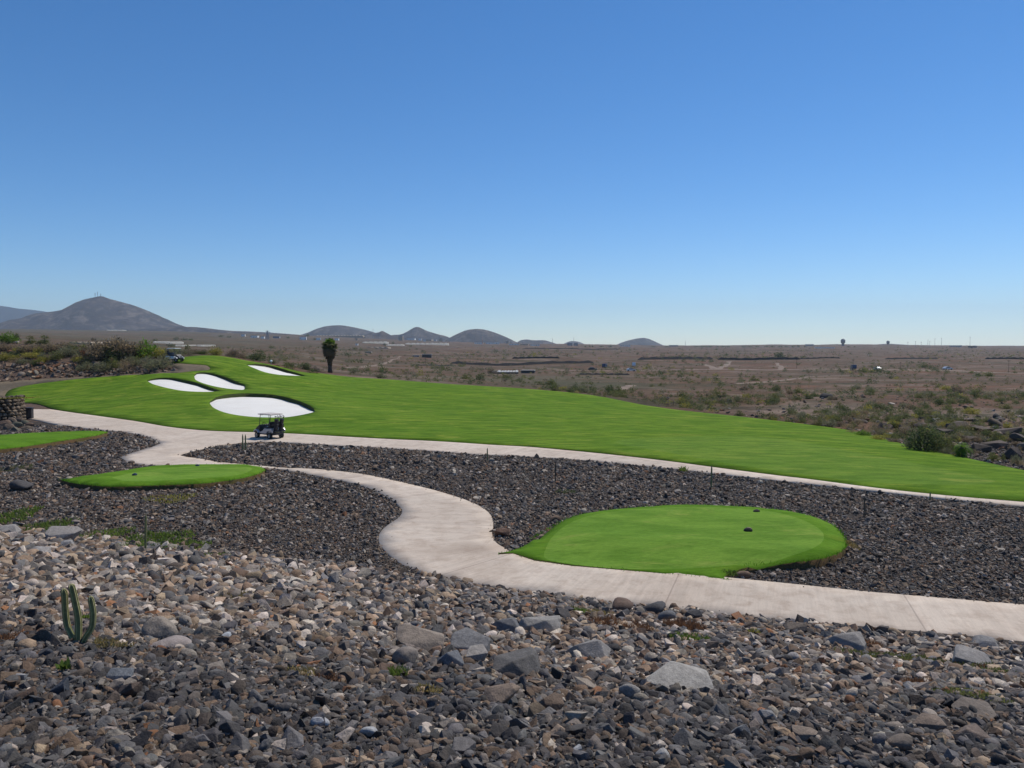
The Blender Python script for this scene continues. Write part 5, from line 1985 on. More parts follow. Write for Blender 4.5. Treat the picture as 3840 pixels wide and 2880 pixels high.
slim_cactus(911, 1692, 58, 7, 'slim green cactus at the path edge below the dark cart, left one of the pair')
slim_cactus(921, 1690, 56, 7, 'slim green cactus at the path edge below the dark cart, right one of the pair')
slim_cactus(1828, 1732, 48, 6, 'slim green cactus standing against the far path in the middle')
slim_cactus(2082, 1806, 66, 6, 'slim dull green cactus in the stones above the path bend', True)
slim_cactus(2667, 1836, 84, 8, 'slim dark green cactus against the far path above the big tee')
slim_cactus(3240, 1940, 72, 6, 'dark slim cactus in the stones right of the big tee', True)
slim_cactus(3247, 1935, 44, 5, 'shorter dark slim cactus touching the taller one right of the big tee', True)
slim_cactus(3487, 1882, 34, 7, 'short slim cactus at the far path edge at right')
slim_cactus(545, 2070, 132, 11, 'tallest slim green cactus rising from the green weeds at left')
slim_cactus(577, 2108, 48, 6, 'dark thin stake right of the slim cactus in the weeds', True, 'wooden_stake', 'stake', None)

# the three-armed cactus in the foreground
p = hit(290, 2415, near=5)[0]
m = p[1] / F
r = empty('cactus', p)
tag(r, 'three-armed green cactus growing from the stones at lower left', 'cactus')
for pts, wv in ([[(-8, -30), (-18, 20), (-42, 70), (-48, 130), (-46, 190), (-48, 214)], 11.5], [[(2, -30), (2, 40), (0, 100), (-8, 160), (-14, 215), (-18, 232)], 12.5], [[(8, -30), (28, 20), (52, 60), (58, 110), (54, 160), (52, 184)], 11.0]):
    q = smooth_poly([(a * m, b * m) for a, b in pts], 5)
    bm = bmesh.new()
    wv *= .78
    rings = ribbed_column(bm, [(c[0], .03 * math.sin(c[1] * 5), c[1]) for c in q], wv * m, n=15)
    arm = from_bm('arm', bm, STAKE, r)
    bm = bmesh.new()
    for k in (0, 3, 6, 9, 12):     # pale edge along each rib
        a_ = 2 * math.pi * k / 15
        P_ = [Vector((c[0], .03 * math.sin(c[1] * 5), c[1])) for c in q]
        line = []
        for i, c in enumerate(P_):
            d = (P_[min(i + 1, len(P_) - 1)] - P_[max(i - 1, 0)]).normalized()
            a = d.orthogonal().normalized()
            b = d.cross(a)
            t = i / (len(P_) - 1)
            rr_ = wv * m * (1 if t < .8 else max(.15, math.sqrt(max(0, 1 - ((t - .8) / .2) ** 2))))
            line.append(c + (a * math.cos(a_) + b * math.sin(a_)) * rr_ * 1.17)
        tube(bm, line, .006, 4)
    from_bm('spine_edge', bm, PALE_RIB, arm)

# litter bin by the wall
p = hit(108, 1573, near=47)[0]
m = p[1] / F
r = empty('litter_bin', p, .25)
tag(r, 'dark square litter bin standing at the path edge by the stone wall', 'litter bin')
bm = bmesh.new()
bx(bm, (0, 0, .50), (.66, .60, 1.0), .03)
from_bm('bin_body', bm, plain('bin_slats', (.035, .03, .033), .6), r)
bm = bmesh.new()
bx(bm, (0, 0, 1.035), (.76, .70, .07), .02)
bx(bm, (0, -.02, 1.09), (.5, .44, .05), .02)
from_bm('lid', bm, BLACK, r)
bm = bmesh.new()
for k in range(6):
    bx(bm, (-.275 + k * .11, -.31, .50), (.06, .03, .92), .005)
from_bm('slat_front', bm, plain('bin_slat_front', (.05, .042, .042), .6), r)

# dry stone wall with a rounded end at the left edge
wall = empty('dry_stone_wall', at(20, 1580, 69))
wall.location = (at(20, 1580, 69)[0] - 1.15, 69.3, 0)
tag(wall, 'rough brown dry stone wall with rounded end at the left edge', 'stone wall')
wl = wall.location
bm = bmesh.new()
face = [(-14, -1.2), (-8, -1.3), (-3, -1.2), (-.2, -.9), (1.0, -.1), (1.45, .9), (1.3, 2.0)]
face = [tuple(c) for c in smooth_poly(face, 6)]
prof = bmesh.new()
top = [prof.verts.new((x * .96 - .12, y + .30, 2.12)) for x, y in face] + [prof.verts.new((-14, 3, 2.12))]
bot = [prof.verts.new((x * .98, y + .12, -.3)) for x, y in face] + [prof.verts.new((-14, 3, -.3))]
for i in range(len(top)):
    j = (i + 1) % len(top)
    prof.faces.new((bot[i], bot[j], top[j], top[i]))
prof.faces.new(top)
from_bm('core', prof, soil_mat('wall_core_earth', (.05, .04, .032), (.07, .055, .04)), wall)
VV, TT, CC, off = [], [], [], 0
L_ = np.concatenate([[0], np.cumsum([math.hypot(b[0] - a[0], b[1] - a[1]) for a, b in zip(face, face[1:])])])
zz_ = -.1
while zz_ < 2.1:
    hh = rng.uniform(.22, .36)
    s = rng.uniform(0, .3)
    while s < L_[-1]:
        ww = rng.uniform(.28, .62)
        sm = min(s + ww / 2, L_[-1])
        x, y = np.interp(sm, L_, [c[0] for c in face]), np.interp(sm, L_, [c[1] for c in face])
        x2, y2 = np.interp(min(sm + .1, L_[-1]), L_, [c[0] for c in face]), np.interp(min(sm + .1, L_[-1]), L_, [c[1] for c in face])
        x1, y1 = np.interp(max(sm - .1, 0), L_, [c[0] for c in face]), np.interp(max(sm - .1, 0), L_, [c[1] for c in face])
        a = math.atan2(y2 - y1, x2 - x1)
        W = TPL[2][rng.integers(0, NTPL)] * np.array([ww * .54, .24, hh * .55])
        ca, sa = math.cos(a), math.sin(a)
        k_ = 1 - .03 * zz_
        VV.append(np.stack([W[:, 0] * ca - W[:, 1] * sa + x * k_, W[:, 0] * sa + W[:, 1] * ca + y + .14 * zz_ * .5, W[:, 2] + zz_ + hh / 2], 1))
        TT.append(ICO[2][1] + off)
        off += len(W)
        CC.append(np.repeat(np.array([(.17, .125, .085)]) * rng.uniform(.6, 1.35), len(W), 0))
        s += ww
    zz_ += hh * .92
link('stonework', mesh_np('stonework', np.concatenate(VV), np.concatenate(TT), cols=np.concatenate(CC), smooth=False), ROCK, wall)
V, Q, tn = blades(99, 700, 4.5, .9, .12, .03, (wl[0] - 3.5, wl[1] + .9, 0))
V[:, 2] = V[:, 2] - V[:, 2].min() * 0 + 2.1 - height(wl[0] - 3.5, wl[1] + .9)[0]
link('grass_top', mesh_np('grass_top', V, Q, attrs={'tint': tn}), LEAF['yellow'], wall)
# banked stones at the foot of the wall
k = 0
for px, row, wpx, hpx in [(30, 1612, 50, 30), (62, 1604, 40, 28), (90, 1596, 36, 26), (15, 1598, 46, 34), (48, 1590, 40, 30), (78, 1585, 34, 26), (110, 1600, 30, 20), (100, 1612, 34, 20), (60, 1618, 36, 20)]:
    P0 = hit(px, row, near=47)[0]
    mm = P0[1] / F
    stone('stone', (P0[0], P0[1], P0[2] + hpx * mm * .25), (wpx * mm * .55, wpx * mm * .4, hpx * mm * .6), (.15 * rng.uniform(.7, 1.2), .11, .075), (0, rng.normal(0, .1), rng.normal(0, .3)),
          'brown block heaped at the foot of the dry stone wall', 'brown blocks at the foot of the wall', 840 + k, lump=.05, p=24.)
    k += 1

# ------------------------------------------------------------------ palms
def palm_tree(px, row, top_row, Y, label):
    X, _, zb = at(px, row, Y)
    g = height(X, Y)[0]
    H = EYE + ray(px, top_row)[1] * Y - g
    r = empty('palm_tree', (X, Y, g))
    tag(r, label, 'palm tree')
    bm = bmesh.new()
    tube(bm, [(0, 0, -.3), (.02, 0, H * .12), (0, 0, H * .3), (.02, 0, H * .55), (0, 0, H * .84)], [.42, .33, .30, .30, .28], 12)
    from_bm('trunk', bm, BARK, r, True)
    rs = np.random.default_rng(5)

    def fronds(n, z0, z1, len0, len1, el0, el1, wid, seed, nl=14):
        q = np.random.default_rng(seed)
        V, Qd, t = [], [], []
        for i in range(n):
            a = q.uniform(0, 2 * math.pi)
            el = q.uniform(el0, el1)
            z = q.uniform(z0, z1)
            L_ = q.uniform(len0, len1)
            d = np.array([math.cos(a) * math.cos(el), math.sin(a) * math.cos(el), math.sin(el)])
            s_ = np.array([-math.sin(a), math.cos(a), 0])
            u = np.cross(s_, d)
            o = np.array([.18 * math.cos(a), .18 * math.sin(a), z])
            hub = o + d * L_ * .55
            tn = np.clip(q.normal(.5, .25), 0, 1)
            V += [o - s_ * .02, o + s_ * .02, hub + s_ * .02, hub - s_ * .02]
            t += [tn] * 4
            for k in range(nl):       # leaflets of the fan
                f = (k / (nl - 1) - .5) * 2.6
                dd = d * math.cos(f) + s_ * math.sin(f)
                tip = hub + dd * L_ * .48 * q.uniform(.8, 1.1) + np.array([0, 0, -.16 * abs(f) - .05])
                mid = hub * .5 + tip * .5 + u * .03
                sd = np.cross(dd, u)
                V += [hub, mid - sd * wid, tip, mid + sd * wid]
                t += [tn] * 4
        V = np.array(V)
        return mesh_np('f', V, np.arange(len(V)).reshape(-1, 4), attrs={'tint': np.array(t)})

    sk = fronds(150, H * .40, H * .84, .95, 1.35, R(-86), R(-58), .085, 11, 9)
    v = np.empty(len(sk.vertices) * 3, np.float32)
    sk.vertices.foreach_get('co', v)
    v = v.reshape(-1, 3)
    kz = np.clip((v[:, 2] - H * .18) / (H * .55), .25, 1.05)      # the skirt narrows towards its foot
    v[:, :2] *= kz[:, None] * 2.1
    sk.vertices.foreach_set('co', v.ravel())
    sk.name = 'dead_frond_skirt'
    link('dead_frond_skirt', sk, leaf_mat('dead_frond', (.150, .108, .072)), r)
    c1 = fronds(80, H * .78, H * .90, .95, 1.3, R(-65), R(10), .07, 12)
    link('lower_crown', c1, LEAF['olive'], r)
    c2 = fronds(70, H * .84, H * .90, .70, 1.0, R(0), R(80), .065, 13)
    link('crown', c2, LEAF['bright'], r)
    return r


palm_tree(1238, 1407, 1272, 124, 'fan palm with a thick skirt of dead fronds behind the fairway crest')


def low_palm(px, row, hpx, wpx, label, leafk, n=34, trunk=.3):
    p = hit(px, row, near=47)[0]
    m = p[1] / F
    H = hpx * m
    r = empty('small_palm', p)
    tag(r, label, 'palm')
    bm = bmesh.new()
    tube(bm, [(0, 0, -.1), (.02, 0, H * trunk), (0, 0, H * trunk * 1.6)], [.14, .13, .10], 10)
    from_bm('trunk', bm, BARK, r)
    q = np.random.default_rng(int(px))
    V, t = [], []
    for i in range(n):
        a, el = q.uniform(0, 6.28), q.uniform(R(-35), R(80))
        L_ = wpx * m * q.uniform(.42, .6)
        s_ = np.array([-math.sin(a), math.cos(a), 0])
        tn = np.clip(q.normal(.5, .3), 0, 1)
        o = np.array([0, 0, H * trunk * 1.5])
        prev = o
        for k in range(1, 9):
            f = k / 8
            e = el - 1.1 * f * f
            c = o + L_ * f * np.array([math.cos(a) * math.cos(e), math.sin(a) * math.cos(e), math.sin(e)])
            for s in (-1, 1):
                tip = c + s_ * s * L_ * .22 * math.sin(math.pi * min(f + .08, .98)) + (c - prev) * 1.3 + np.array([0, 0, -.03])
                V += [prev, prev * .4 + tip * .6 + np.array([0, 0, .02]), tip, c]
                t += [tn] * 4
            prev = c
    V = np.array(V)
    link('crown', mesh_np('crown', V, np.arange(len(V)).reshape(-1, 4), attrs={'tint': np.array(t)}), LEAF[leafk], r)
    return r


low_palm(3611, 1716, 78, 86, 'small bright green palm at the fairway edge right of the large bush', 'bright')
low_palm(3590, 1712, 40, 52, 'low pale palm sprout left at the foot of the small palm', 'yellow', 22, .15)

# ------------------------------------------------------------------ far buildings, masts, cars, walls on the plain
WALLW = plain('white_render_wall', (.86, .84, .79), .85, 0, .06, 2.)
WALLT = plain('tan_render_wall', (.46, .36, .25), .85, 0, .1, 2.)
WALLG = plain('grey_render_wall', (.30, .30, .31), .85, 0, .1, 2.)
WALLD = plain('dark_shed_wall', (.06, .058, .06), .85, 0, .2, 2.)
ROOFG = plain('flat_roof_screed', (.42, .38, .34), .9, 0, .1, 2.)
PLASTIC = plain('greenhouse_sheet', (.70, .68, .64), .55, 0, .08, .6)
PANE = plain('dark_window_pane', (.035, .04, .05), .2)
FABRIC = plain('white_sheet_fabric', (.80, .80, .78), .8, 0, .05, 1.)
for _m in (FABRIC, PLASTIC):
    _t = _m.node_tree
    _tr = _t.nodes.new('ShaderNodeBsdfTranslucent')
    _tr.inputs['Color'].default_value = (.95, .94, .90, 1)
    _ms = _t.nodes.new('ShaderNodeMixShader')
    _ms.inputs[0].default_value = .85
    _t.links.new(_t.nodes['Principled BSDF'].outputs[0], _ms.inputs[1])
    _t.links.new(_tr.outputs[0], _ms.inputs[2])
    _t.links.new(_ms.outputs[0], _t.nodes['Material Output'].inputs['Surface'])
LAVAW = plain('dark_stone_wall', (.040, .036, .034), .95, 0, .45, 1.2)


def far_base(px, row):
    p = hit(px, row, near=125)[0]
    return p, p[1] / F


def house(px, row, wpx, hpx, mat, label, name='house', cat='house', group=None, deep=.7):
    p, m = far_base(px, row)
    w_, h_ = wpx * m, hpx * m
    d_ = max(w_ * deep, 4)
    r = empty(name, p, rng.normal(0, .12))
    tag(r, label, cat, group)
    bm = bmesh.new()
    bx(bm, (0, d_ / 2, h_ * .44 - .5), (w_, d_, h_ * .88 + 1))
    wl_ = from_bm('wall', bm, mat, r)
    bm = bmesh.new()
    bx(bm, (0, d_ / 2, h_ * .94), (w_ + .5, d_ + .5, h_ * .12))
    from_bm('roof', bm, ROOFG, r)
    if wpx >= 14:
        n = max(2, int(w_ / 5))
        for k in range(min(n, 6)):
            x = -w_ * .4 + w_ * .8 * k / (min(n, 6) - 1)
            bm = bmesh.new()
            if k == n // 2:
                bx(bm, (x, -.06, min(h_ * .22, 1.2)), (1.2, .16, min(h_ * .44, 2.4)))
                from_bm('door', bm, PANE, r)
            else:
                bx(bm, (x, -.06, h_ * .5), (w_ * .06 + .6, .16, h_ * .22))
                from_bm('window', bm, PANE, r)
    return r


def greenhouse(px, row, wpx, hpx, label, mat=PLASTIC):
    p, m = far_base(px, row)
    w_, h_ = wpx * m, hpx * m
    r = empty('greenhouse', p)
    tag(r, label, 'greenhouse', 'long pale greenhouses of the far town')
    bm = bmesh.new()
    bx(bm, (0, 12, h_ * .35 - 1), (w_, 24, h_ * .7 + 2))
    from_bm('side_sheet', bm, mat, r)
    bm = bmesh.new()
    n = max(4, int(w_ / 9))
    for k in range(n):
        x0, x1 = -w_ / 2 + w_ * k / n, -w_ / 2 + w_ * (k + 1) / n
        prism(bm, [(x0, h_ * .71), (x1, h_ * .71), ((x0 + x1) / 2, h_)], 0, 24)
    from_bm('roof_sheet', bm, mat, r)
    return r


HG = 'houses of the far town'
for px, row, w_, h_, mat, lab in [
    (911, 1262, 14, 9, WALLW, 'small white house at the left end of the far town'), (952, 1266, 26, 8, WALLW, 'low white house left of the lattice pylon'),
    (984, 1270, 13, 9, WALLW, 'white house just left of the lattice pylon'), (1035, 1268, 24, 7, WALLG, 'grey house right of the lattice pylon'),
    (1136, 1274, 24, 12, WALLW, 'bigger white house left of the flat topped hill foot'), (1193, 1275, 18, 9, WALLW, 'white house right above the palm, left one'),
    (1225, 1276, 16, 8, WALLT, 'tan house right above the palm'), (1262, 1276, 14, 8, WALLW, 'white house right of the palm top'),
    (1337, 1276, 9, 8, WALLT, 'small lone tan house below the dark low hill'), (1337, 1295, 8, 7, WALLW, 'tiny white hut on the plain right of the palm'),
    (1502, 1277, 16, 18, WALLT, 'tall narrow tan house between the pointed hills'), (1540, 1270, 30, 7, WALLW, 'long white house on the slope under the pointed hill'),
    (1575, 1277, 12, 9, WALLW, 'small white house under the pointed hill, left'), (1592, 1268, 52, 5, WALLT, 'long pale terrace wall house under the pointed hill'),
    (1592, 1280, 10, 7, WALLW, 'small white house under the pointed hill, right'), (1622, 1278, 30, 6, WALLW, 'low white house left of the broad hill'),
    (1652, 1276, 14, 10, WALLT, 'tan house at the foot of the broad hill'), (1795, 1290, 32, 6, WALLW, 'long white building under the broad hill, left'),
    (1835, 1290, 26, 6, WALLW, 'white building under the broad hill, second from left'), (1862, 1290, 24, 7, WALLW, 'white building under the broad hill, third from left'),
    (1902, 1288, 12, 9, WALLT, 'tan building under the broad hill'), (1928, 1294, 38, 5, WALLW, 'low white building right of the broad hill'),
    (1965, 1295, 30, 5, WALLT, 'low pale building between the two low hills'), (2007, 1296, 34, 5, WALLW, 'low white building under the double low hill'),
    (2137, 1296, 20, 10, WALLG, 'grey block left of the small bluish hill top'), (2160, 1296, 14, 11, WALLG, 'grey block under the lattice mast'),
    (2345, 1299, 36, 5, WALLW, 'low white building at the foot of the lone hill'), (2527, 1299, 32, 5, WALLG, 'flat pale building on the horizon right of the lone hill'),
    (3040, 1297, 24, 6, WALLG, 'grey building on the horizon left of the taller dome tower'), (3653, 1304, 24, 7, WALLD, 'dark low shed under the tallest light mast'),
    (3590, 1301, 34, 6, WALLG, 'bluish grey building among the light masts'), (3100, 1306, 60, 4, WALLW, 'very long white low building below the taller dome tower')]:
    house(px, row, w_, h_, mat, lab, group=HG)
for px, row, w_, h_, lab, mt in [
    (607, 1288, 66, 8, 'long pale greenhouse above the white golf cart', PLASTIC), (671, 1299, 28, 6, 'short pale greenhouse right of the long one above the cart', PLASTIC),
    (750, 1299, 24, 6, 'small pale greenhouse behind the yellowish crest bush', PLASTIC), (300, 1291, 86, 9, 'long tan greenhouse behind the mound bushes', WALLT),
    (1271, 1257, 180, 6, 'longest pale greenhouse on the terrace under the flat hill', WALLT), (1405, 1288, 92, 7, 'white greenhouse right of the palm', PLASTIC),
    (1480, 1297, 60, 6, 'short white greenhouse in front of the town', PLASTIC), (1600, 1293, 160, 7, 'very long whitish greenhouse below the pointed hill', PLASTIC),
    (1416, 1306, 80, 4, 'low tan greenhouse right of the palm', WALLT), (430, 1240, 60, 3, 'thin pale greenhouse at the foot of the big hill', PLASTIC)]:
    greenhouse(px, row, w_, h_, lab, mt)
house(1600, 1341, 34, 13, WALLD, 'dark shed with pale corners on the plain right of the palm', 'shed', 'shed')
house(1559, 1338, 24, 6, WALLG, 'low grey hut left of the dark shed', 'shed', 'shed')
house(1380, 1324, 22, 6, WALLT, 'low tan hut on the plain above the dirt road bend', 'shed', 'shed')
house(1978, 1400, 48, 12, WALLD, 'low dark open shed right of the white fence', 'shed', 'shed')

# row of white sheets on a dark base
p, m = far_base(1895, 1402)
r = empty('white_fence', p)
tag(r, 'tall white sheet fence with ragged top on a dark base on the plain', 'fence')
W_ = 98 * m
bm = bmesh.new()
bx(bm, (0, 0, .2), (W_, .5, .9))
from_bm('base', bm, WALLD, r)
for k in range(9):
    bm = bmesh.new()
    x = -W_ / 2 + W_ * (k + .5) / 9
    hh = rng.uniform(11, 15.5) * m
    prism(bm, [(x - W_ / 20, .64), (x + W_ / 20, .64), (x + W_ / 20, hh * rng.uniform(.86, 1)), (x, hh), (x - W_ / 20, hh * rng.uniform(.8, 1))], -.02, .02)
    from_bm('sheet', bm, FABRIC, r)

# dark lava stone walls lying across the plain
def lava_wall(px0, row0, px1, row1, hpx, label):
    a, b = far_base(px0, row0)[0], far_base(px1, row1)[0]
    n = 24
    bm = bmesh.new()
    prev = None
    for i in range(n + 1):
        t = i / n
        x, y = a[0] + (b[0] - a[0]) * t, a[1] + (b[1] - a[1]) * t
        z = height(x, y)[0]
        h_ = hpx * y / F * (1 + .18 * math.sin(i * 1.7)) * (.35 if i in (0, n) else 1)
        sec = [bm.verts.new((x, y - 1.6, z - 1.5)), bm.verts.new((x, y - .6, z + h_)), bm.verts.new((x, y + .6, z + h_)), bm.verts.new((x, y + 1.6, z - 1.5))]
        if prev:
            for k in range(3):
                bm.faces.new((prev[k], sec[k], sec[k + 1], prev[k + 1]))
        prev = sec
    o = from_bm('lava_stone_wall', bm, LAVAW)
    return tag(o, label, 'stone wall', 'dark lava walls across the plain')


for q in [(1690, 1363, 2225, 1361, 9, 'long dark lava wall above the white fence'), (1921, 1345, 2098, 1344, 6, 'shorter dark lava wall above the long one'),
          (2392, 1350, 2672, 1348, 9, 'dark lava wall beyond the parked cars'), (2692, 1349, 3000, 1348, 8, 'dark lava wall above the forked dirt tracks'),
          (3000, 1346, 3150, 1344, 4, 'thin dark lava wall under the taller dome tower'), (3320, 1347, 3516, 1346, 5, 'thin dark lava wall under the light masts'),
          (3695, 1347, 3860, 1347, 6, 'dark lava wall at the right edge below the horizon'), (2170, 1405, 2360, 1406, 5, 'low dark lava wall just below the parked cars'),
          (1560, 1372, 1700, 1370, 4, 'low dark lava wall right of the dark shed'), (1960, 1308, 2320, 1310, 3, 'thin dark lava wall below the double low hill')]:
    lava_wall(*q)

# cars on the dirt road
CARW = plain('white_car_paint', (.62, .66, .70), .25, .2, .04)
CARD = plain('dark_car_paint', (.025, .035, .055), .25, .2, .1)
CARB = plain('blue_van_paint', (.035, .06, .12), .3, .2, .1)


def car(px, row, mat, rz, label, van=False, group='cars on the dirt road'):
    p, m = far_base(px, row)
    r = empty('parked_car', (p[0], p[1], p[2] + .1), rz)
    tag(r, label, 'van' if van else 'car', group)
    bm = bmesh.new()
    if van:
        prism(bm, [(-2.3, .35), (2.3, .35), (2.35, 1.0), (1.5, 1.25), (1.0, 2.2), (-2.2, 2.25), (-2.35, 1.0)], -.9, .9)
    else:
        prism(bm, [(-2.15, .3), (2.15, .3), (2.2, .75), (1.1, .95), (.35, 1.48), (-1.1, 1.5), (-1.75, 1.0), (-2.2, .95)], -.86, .86)
    bmesh.ops.bevel(bm, geom=list(bm.edges), offset=.08, segments=2, affect='EDGES')
    from_bm('body', bm, mat, r)
    for s in (-1, 1):
        bm = bmesh.new()
        zt = 1.75 if van else 1.2
        bx(bm, (-.25, s * .875, zt), (1.7, .04, .36), .01)
        from_bm('window', bm, PANE, r)
        for x in (-1.35, 1.35):
            bm = bmesh.new()
            lathe(bm, [(.18, -.1), (.33, -.1), (.34, 0), (.33, .1), (.18, .1)], 16, Matrix.Translation((x, s * .78, .33)) @ Matrix.Rotation(R(90), 4, 'X'))
            from_bm('wheel', bm, RUBBER, r)
    return r


car(2366, 1393, CARW, .1, 'silvery white car on the dirt road right of the white fence')
car(2222, 1390, CARD, -.1, 'dark car on the dirt road left of the silvery car')
car(2268, 1380, CARB, 1.2, 'dark blue van standing between the dark car and the silvery car', True)
car(3553, 1388, CARW, .2, 'white car on the plain below the light masts')
car(3288, 1388, CARW, 1.5, 'small white car end on below the shorter dome tower')
car(3200, 1386, CARB, 1.4, 'dark blue van by the wooden pole below the taller dome tower', True)
car(2377, 1375, CARW, 1.4, 'white van end on above the silvery car', True)

# towers, masts, poles
MAST = plain('galvanised_mast', (.30, .32, .34), .5, .4)
CONC = plain('tower_concrete', (.16, .155, .155), .85, 0, .12, .5)
DOME = plain('radar_dome_shell', (.22, .215, .21), .6, 0, .08, .3)
REDP = plain('red_mast_paint', (.45, .06, .04), .6)


def dome_tower(px, row, top_row, rpx, label):
    p, m = far_base(px, row)
    H = EYE + ray(px, top_row)[1] * p[1] - p[2]
    rd = rpx * m
    r = empty('dome_tower', p)
    tag(r, label, 'tower', 'dome towers on the horizon')
    bm = bmesh.new()
    lathe(bm, [(rd * .62, -2), (rd * .55, H * .3), (rd * .5, H - 2.1 * rd), (rd * .95, H - 1.8 * rd), (rd * .95, H - 1.6 * rd), (rd * .4, H - 1.58 * rd)], 20)
    from_bm('shaft', bm, CONC, r)
    bm = bmesh.new()
    bmesh.ops.create_uvsphere(bm, u_segments=24, v_segments=14, radius=rd, matrix=Matrix.Translation((0, 0, H - rd)))
    from_bm('dome', bm, DOME, r, True)
    return r


dome_tower(3161, 1297, 1270, 8.5, 'taller dome tower standing on the horizon at right')
dome_tower(3330, 1292, 1277, 6, 'shorter dome tower on the low rise of the horizon')


def mast(px, row, top_row, label, kind='light'):
    p, m = far_base(px, row)
    H = EYE + ray(px, top_row)[1] * p[1] - p[2]
    th = .9 * m
    nm, ct = {'light': ('light_mast', 'mast'), 'pole': ('utility_pole', 'pole'), 'radio': ('radio_mast', 'mast')}[kind]
    r = empty(nm, p)
    tag(r, label, ct, {'light': 'light masts on the horizon', 'pole': 'utility poles on the plain', 'radio': 'radio masts'}[kind])
    bm = bmesh.new()
    tube(bm, [(0, 0, -1), (0, 0, H)], [th * .7, th * .4], 8)
    from_bm('pole', bm, REDP if kind == 'radio' and 'red' in label else (BARK if kind == 'pole' else MAST), r)
    bm = bmesh.new()
    if kind == 'light':
        bx(bm, (0, 0, H), (4.2 * m, th, 1.1 * m))
        from_bm('lamp_head', bm, MAST, r)
    elif kind == 'pole':
        bx(bm, (0, 0, H * .93), (H * .30, th * .8, th * .8))
        bx(bm, (0, 0, H * .84), (H * .22, th * .8, th * .8))
        from_bm('cross_arm', bm, BARK, r)
    else:
        for k in range(3):
            bx(bm, (0, 0, H * (.55 + .2 * k)), (2.4 * m, 2.4 * m, .8 * m))
        from_bm('antenna', bm, WHITEP, r)
    return r


for px, t, lab in [(3404, 1283, 'short light mast right of the shorter dome tower'), (3433, 1281, 'second light mast from the left, thin'), (3454, 1283, 'light mast with a thick head, third from the left'),
                   (3479, 1275, 'fourth light mast from the left'), (3486, 1280, 'shorter light mast touching the fourth one'), (3505, 1271, 'tall light mast left of the tallest pair'),
                   (3530, 1269, 'tall light mast second from the right'), (3637, 1264, 'tallest and rightmost light mast')]:
    mast(px, 1303, t, lab)
for px, row, t, lab in [(3376, 1386, 1357, 'wooden utility pole in the middle of the right plain'), (3782, 1397, 1349, 'taller wooden utility pole near the right edge'), (3199, 1384, 1347, 'wooden utility pole by the dark blue van'),
                        (2987, 1382, 1342, 'wooden utility pole right of the forked tracks'), (2235, 1387, 1364, 'short wooden pole between the dark car and the blue van'), (1535 + 60, 1366, 1342, 'wooden pole by the dark shed')]:
    mast(px, row, t, lab, 'pole')
for px, row, t, lab in [(1809, 1291, 1261, 'red and white radio mast in front of the broad hill'), (2072, 1296, 1267, 'grey radio mast right of the double low hill'), (2152, 1297, 1263, 'radio mast on the small bluish hill'),
                        (2570, 1299, 1277, 'thin radio mast on the horizon right of the lone hill'), (1399, 1262, 1233, 'thin radio mast right of the flat topped hill')]:
    mast(px, row, t, lab, 'radio')
# masts on top of the big hill
for dx, hpx, lab in [(357, 24, 'left antenna mast on the big hill top'), (366, 30, 'tallest middle antenna mast on the big hill top'), (378, 20, 'right antenna mast on the big hill top')]:
    Y = 4200
    b = at(dx, 1116, Y)
    r = empty('antenna_mast', b)
    tag(r, lab, 'mast', 'antenna masts on the big hill')
    h_ = hpx * .75 * Y / F
    bm = bmesh.new()
    tube(bm, [(0, 0, -6), (0, 0, h_)], [1.0, .7], 6)
    from_bm('pole', bm, WALLD, r)
    bm = bmesh.new()
    for k in (.55, .75, .9):
        bx(bm, (0, 0, h_ * k), (3.2, 2, 1.6))
    from_bm('antenna', bm, WALLD, r)
# lattice pylon left of the town
p, m = far_base(1003, 1273)
H = EYE + ray(1003, 1240)[1] * p[1] - p[2]
r = empty('lattice_pylon', p)
tag(r, 'lattice pylon with side arms at the left of the far town', 'pylon')
bm = bmesh.new()
for sx, sy in ((-1, -1), (-1, 1), (1, 1), (1, -1)):
    tube(bm, [(sx * 2.4, sy * 2.4, -1), (sx * .5, sy * .5, H)], .35, 5)
for k in range(5):
    z0, z1 = H * k / 5, H * (k + 1) / 5
    w0, w1 = 2.4 - 1.9 * k / 5, 2.4 - 1.9 * (k + 1) / 5
    for s in (-1, 1):
        tube(bm, [(-w0, s * w0, z0), (w1, s * w1, z1)], .2, 4)
        tube(bm, [(w0, s * w0, z0), (-w1, s * w1, z1)], .2, 4)
from_bm('tower_frame', bm, MAST, r)
for z in (.62, .80, .95):
    bm = bmesh.new()
    bx(bm, (0, 0, H * z), (11 if z < .9 else 7, .6, .6))
    from_bm('cross_arm', bm, MAST, r)

# dark trees on the skyline and in the far valley
def far_tree(px, row, wpx, hpx, label, leafk='dark', group='small dark trees on the skyline'):
    p, m = far_base(px, row)
    r = shrub(leafk, p, wpx * m, hpx * m, label, group, 2, int(rng.integers(0, 3)), 'distant_tree', 'tree')
    return r


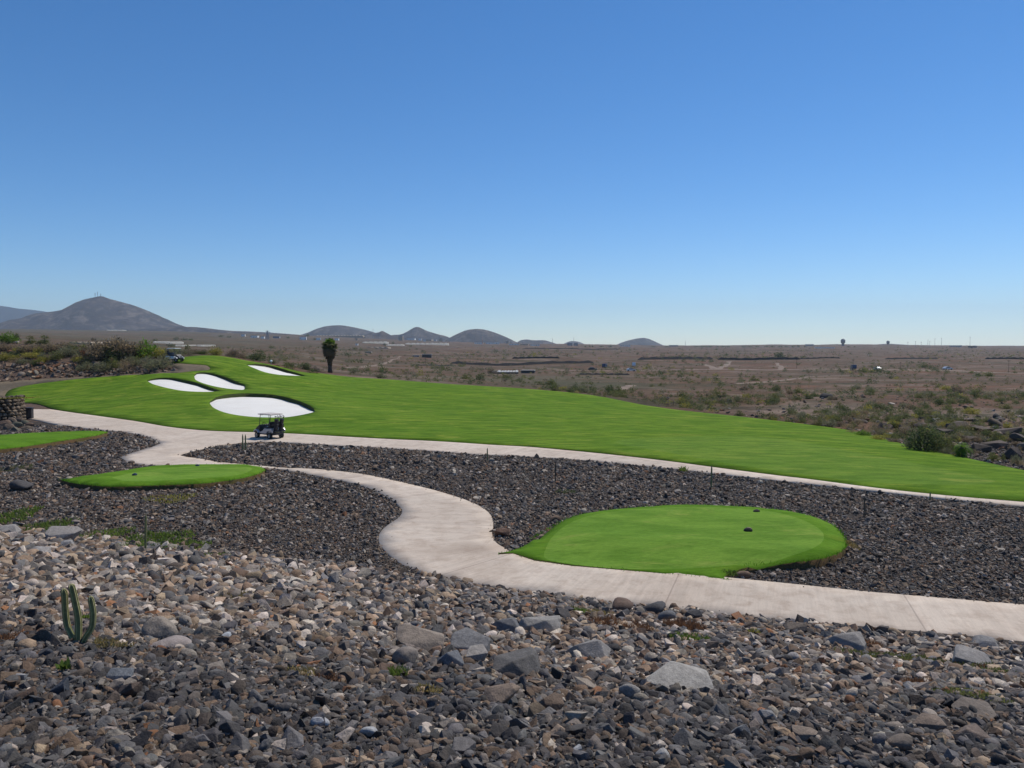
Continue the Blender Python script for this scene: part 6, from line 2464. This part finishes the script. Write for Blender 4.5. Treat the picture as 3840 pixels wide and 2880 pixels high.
for px, w_, h_ in [(2610, 26, 6), (2632, 30, 8), (2650, 20, 7), (2664, 18, 9), (2690, 14, 6), (2712, 24, 6), (2732, 20, 7), (2790, 26, 7), (2812, 26, 6), (2840, 24, 6), (2875, 22, 7), (2897, 20, 9), (2925, 26, 7), (2948, 18, 6),
                   (2975, 20, 8), (2993, 16, 10), (3018, 14, 7), (2450, 26, 5), (2500, 22, 5), (2212, 10, 10), (2222, 9, 11), (2255, 20, 7), (2290, 20, 8), (2195, 12, 8), (3182, 16, 6), (3205, 12, 5)]:
    far_tree(px, 1302, w_, h_, 'small dark tree on the skyline ' + ['left of the lone hill', 'right of the lone hill', 'left of the taller dome tower', 'right of the taller dome tower'][int(np.searchsorted([2400, 2760, 3100], px))])
for px, row, w_, h_, lab in [(1153, 1262, 22, 12, 'dark round tree beside the bigger white house of the town'), (1180, 1275, 14, 9, 'small dark tree left of the white house above the palm'), (1442, 1297, 14, 14, 'dark tree in front of the white greenhouse, left'),
                             (1474, 1292, 12, 14, 'dark tree in front of the white greenhouse, right'), (1365, 1258, 10, 7, 'small dark tree on the terrace of the longest greenhouse'), (1020, 1304, 34, 8, 'dark tree clump on the brown plain left of the palm'),
                             (660, 1275, 26, 12, 'dark tree clump in the valley, first right of the long pale greenhouse'), (690, 1276, 26, 12, 'dark tree clump in the valley, second from the greenhouse'), (715, 1276, 24, 11, 'dark tree clump in the valley, third from the greenhouse'),
                             (580, 1278, 30, 9, 'dark tree clump above the long pale greenhouse'), (640, 1300, 34, 14, 'dark tree in front of the short pale greenhouse'), (830, 1263, 24, 8, 'dark tree clump under the foothill, left'), (860, 1266, 20, 8, 'dark tree clump under the foothill, right'),
                             (1540, 1300, 22, 7, 'dark tree right of the short white greenhouse'), (1080, 1268, 16, 10, 'dark tree between the grey house and the bigger white house')]:
    far_tree(px, row, w_, h_, lab, group='dark trees of the far valley')

# small white ball sign above the far bunker
p = at(1017, 1376, 114)
r = empty('ball_marker', (p[0], p[1], height(p[0], p[1])[0]))
tag(r, 'small white ball on a post behind the far bunker', 'marker')
bm = bmesh.new()
tube(bm, [(0, 0, 0), (0, 0, .42)], .05, 8)
from_bm('post', bm, MAST, r)
bm = bmesh.new()
bmesh.ops.create_uvsphere(bm, u_segments=14, v_segments=10, radius=.19, matrix=Matrix.Translation((0, 0, .55)))
from_bm('ball', bm, WHITEP, r, True)
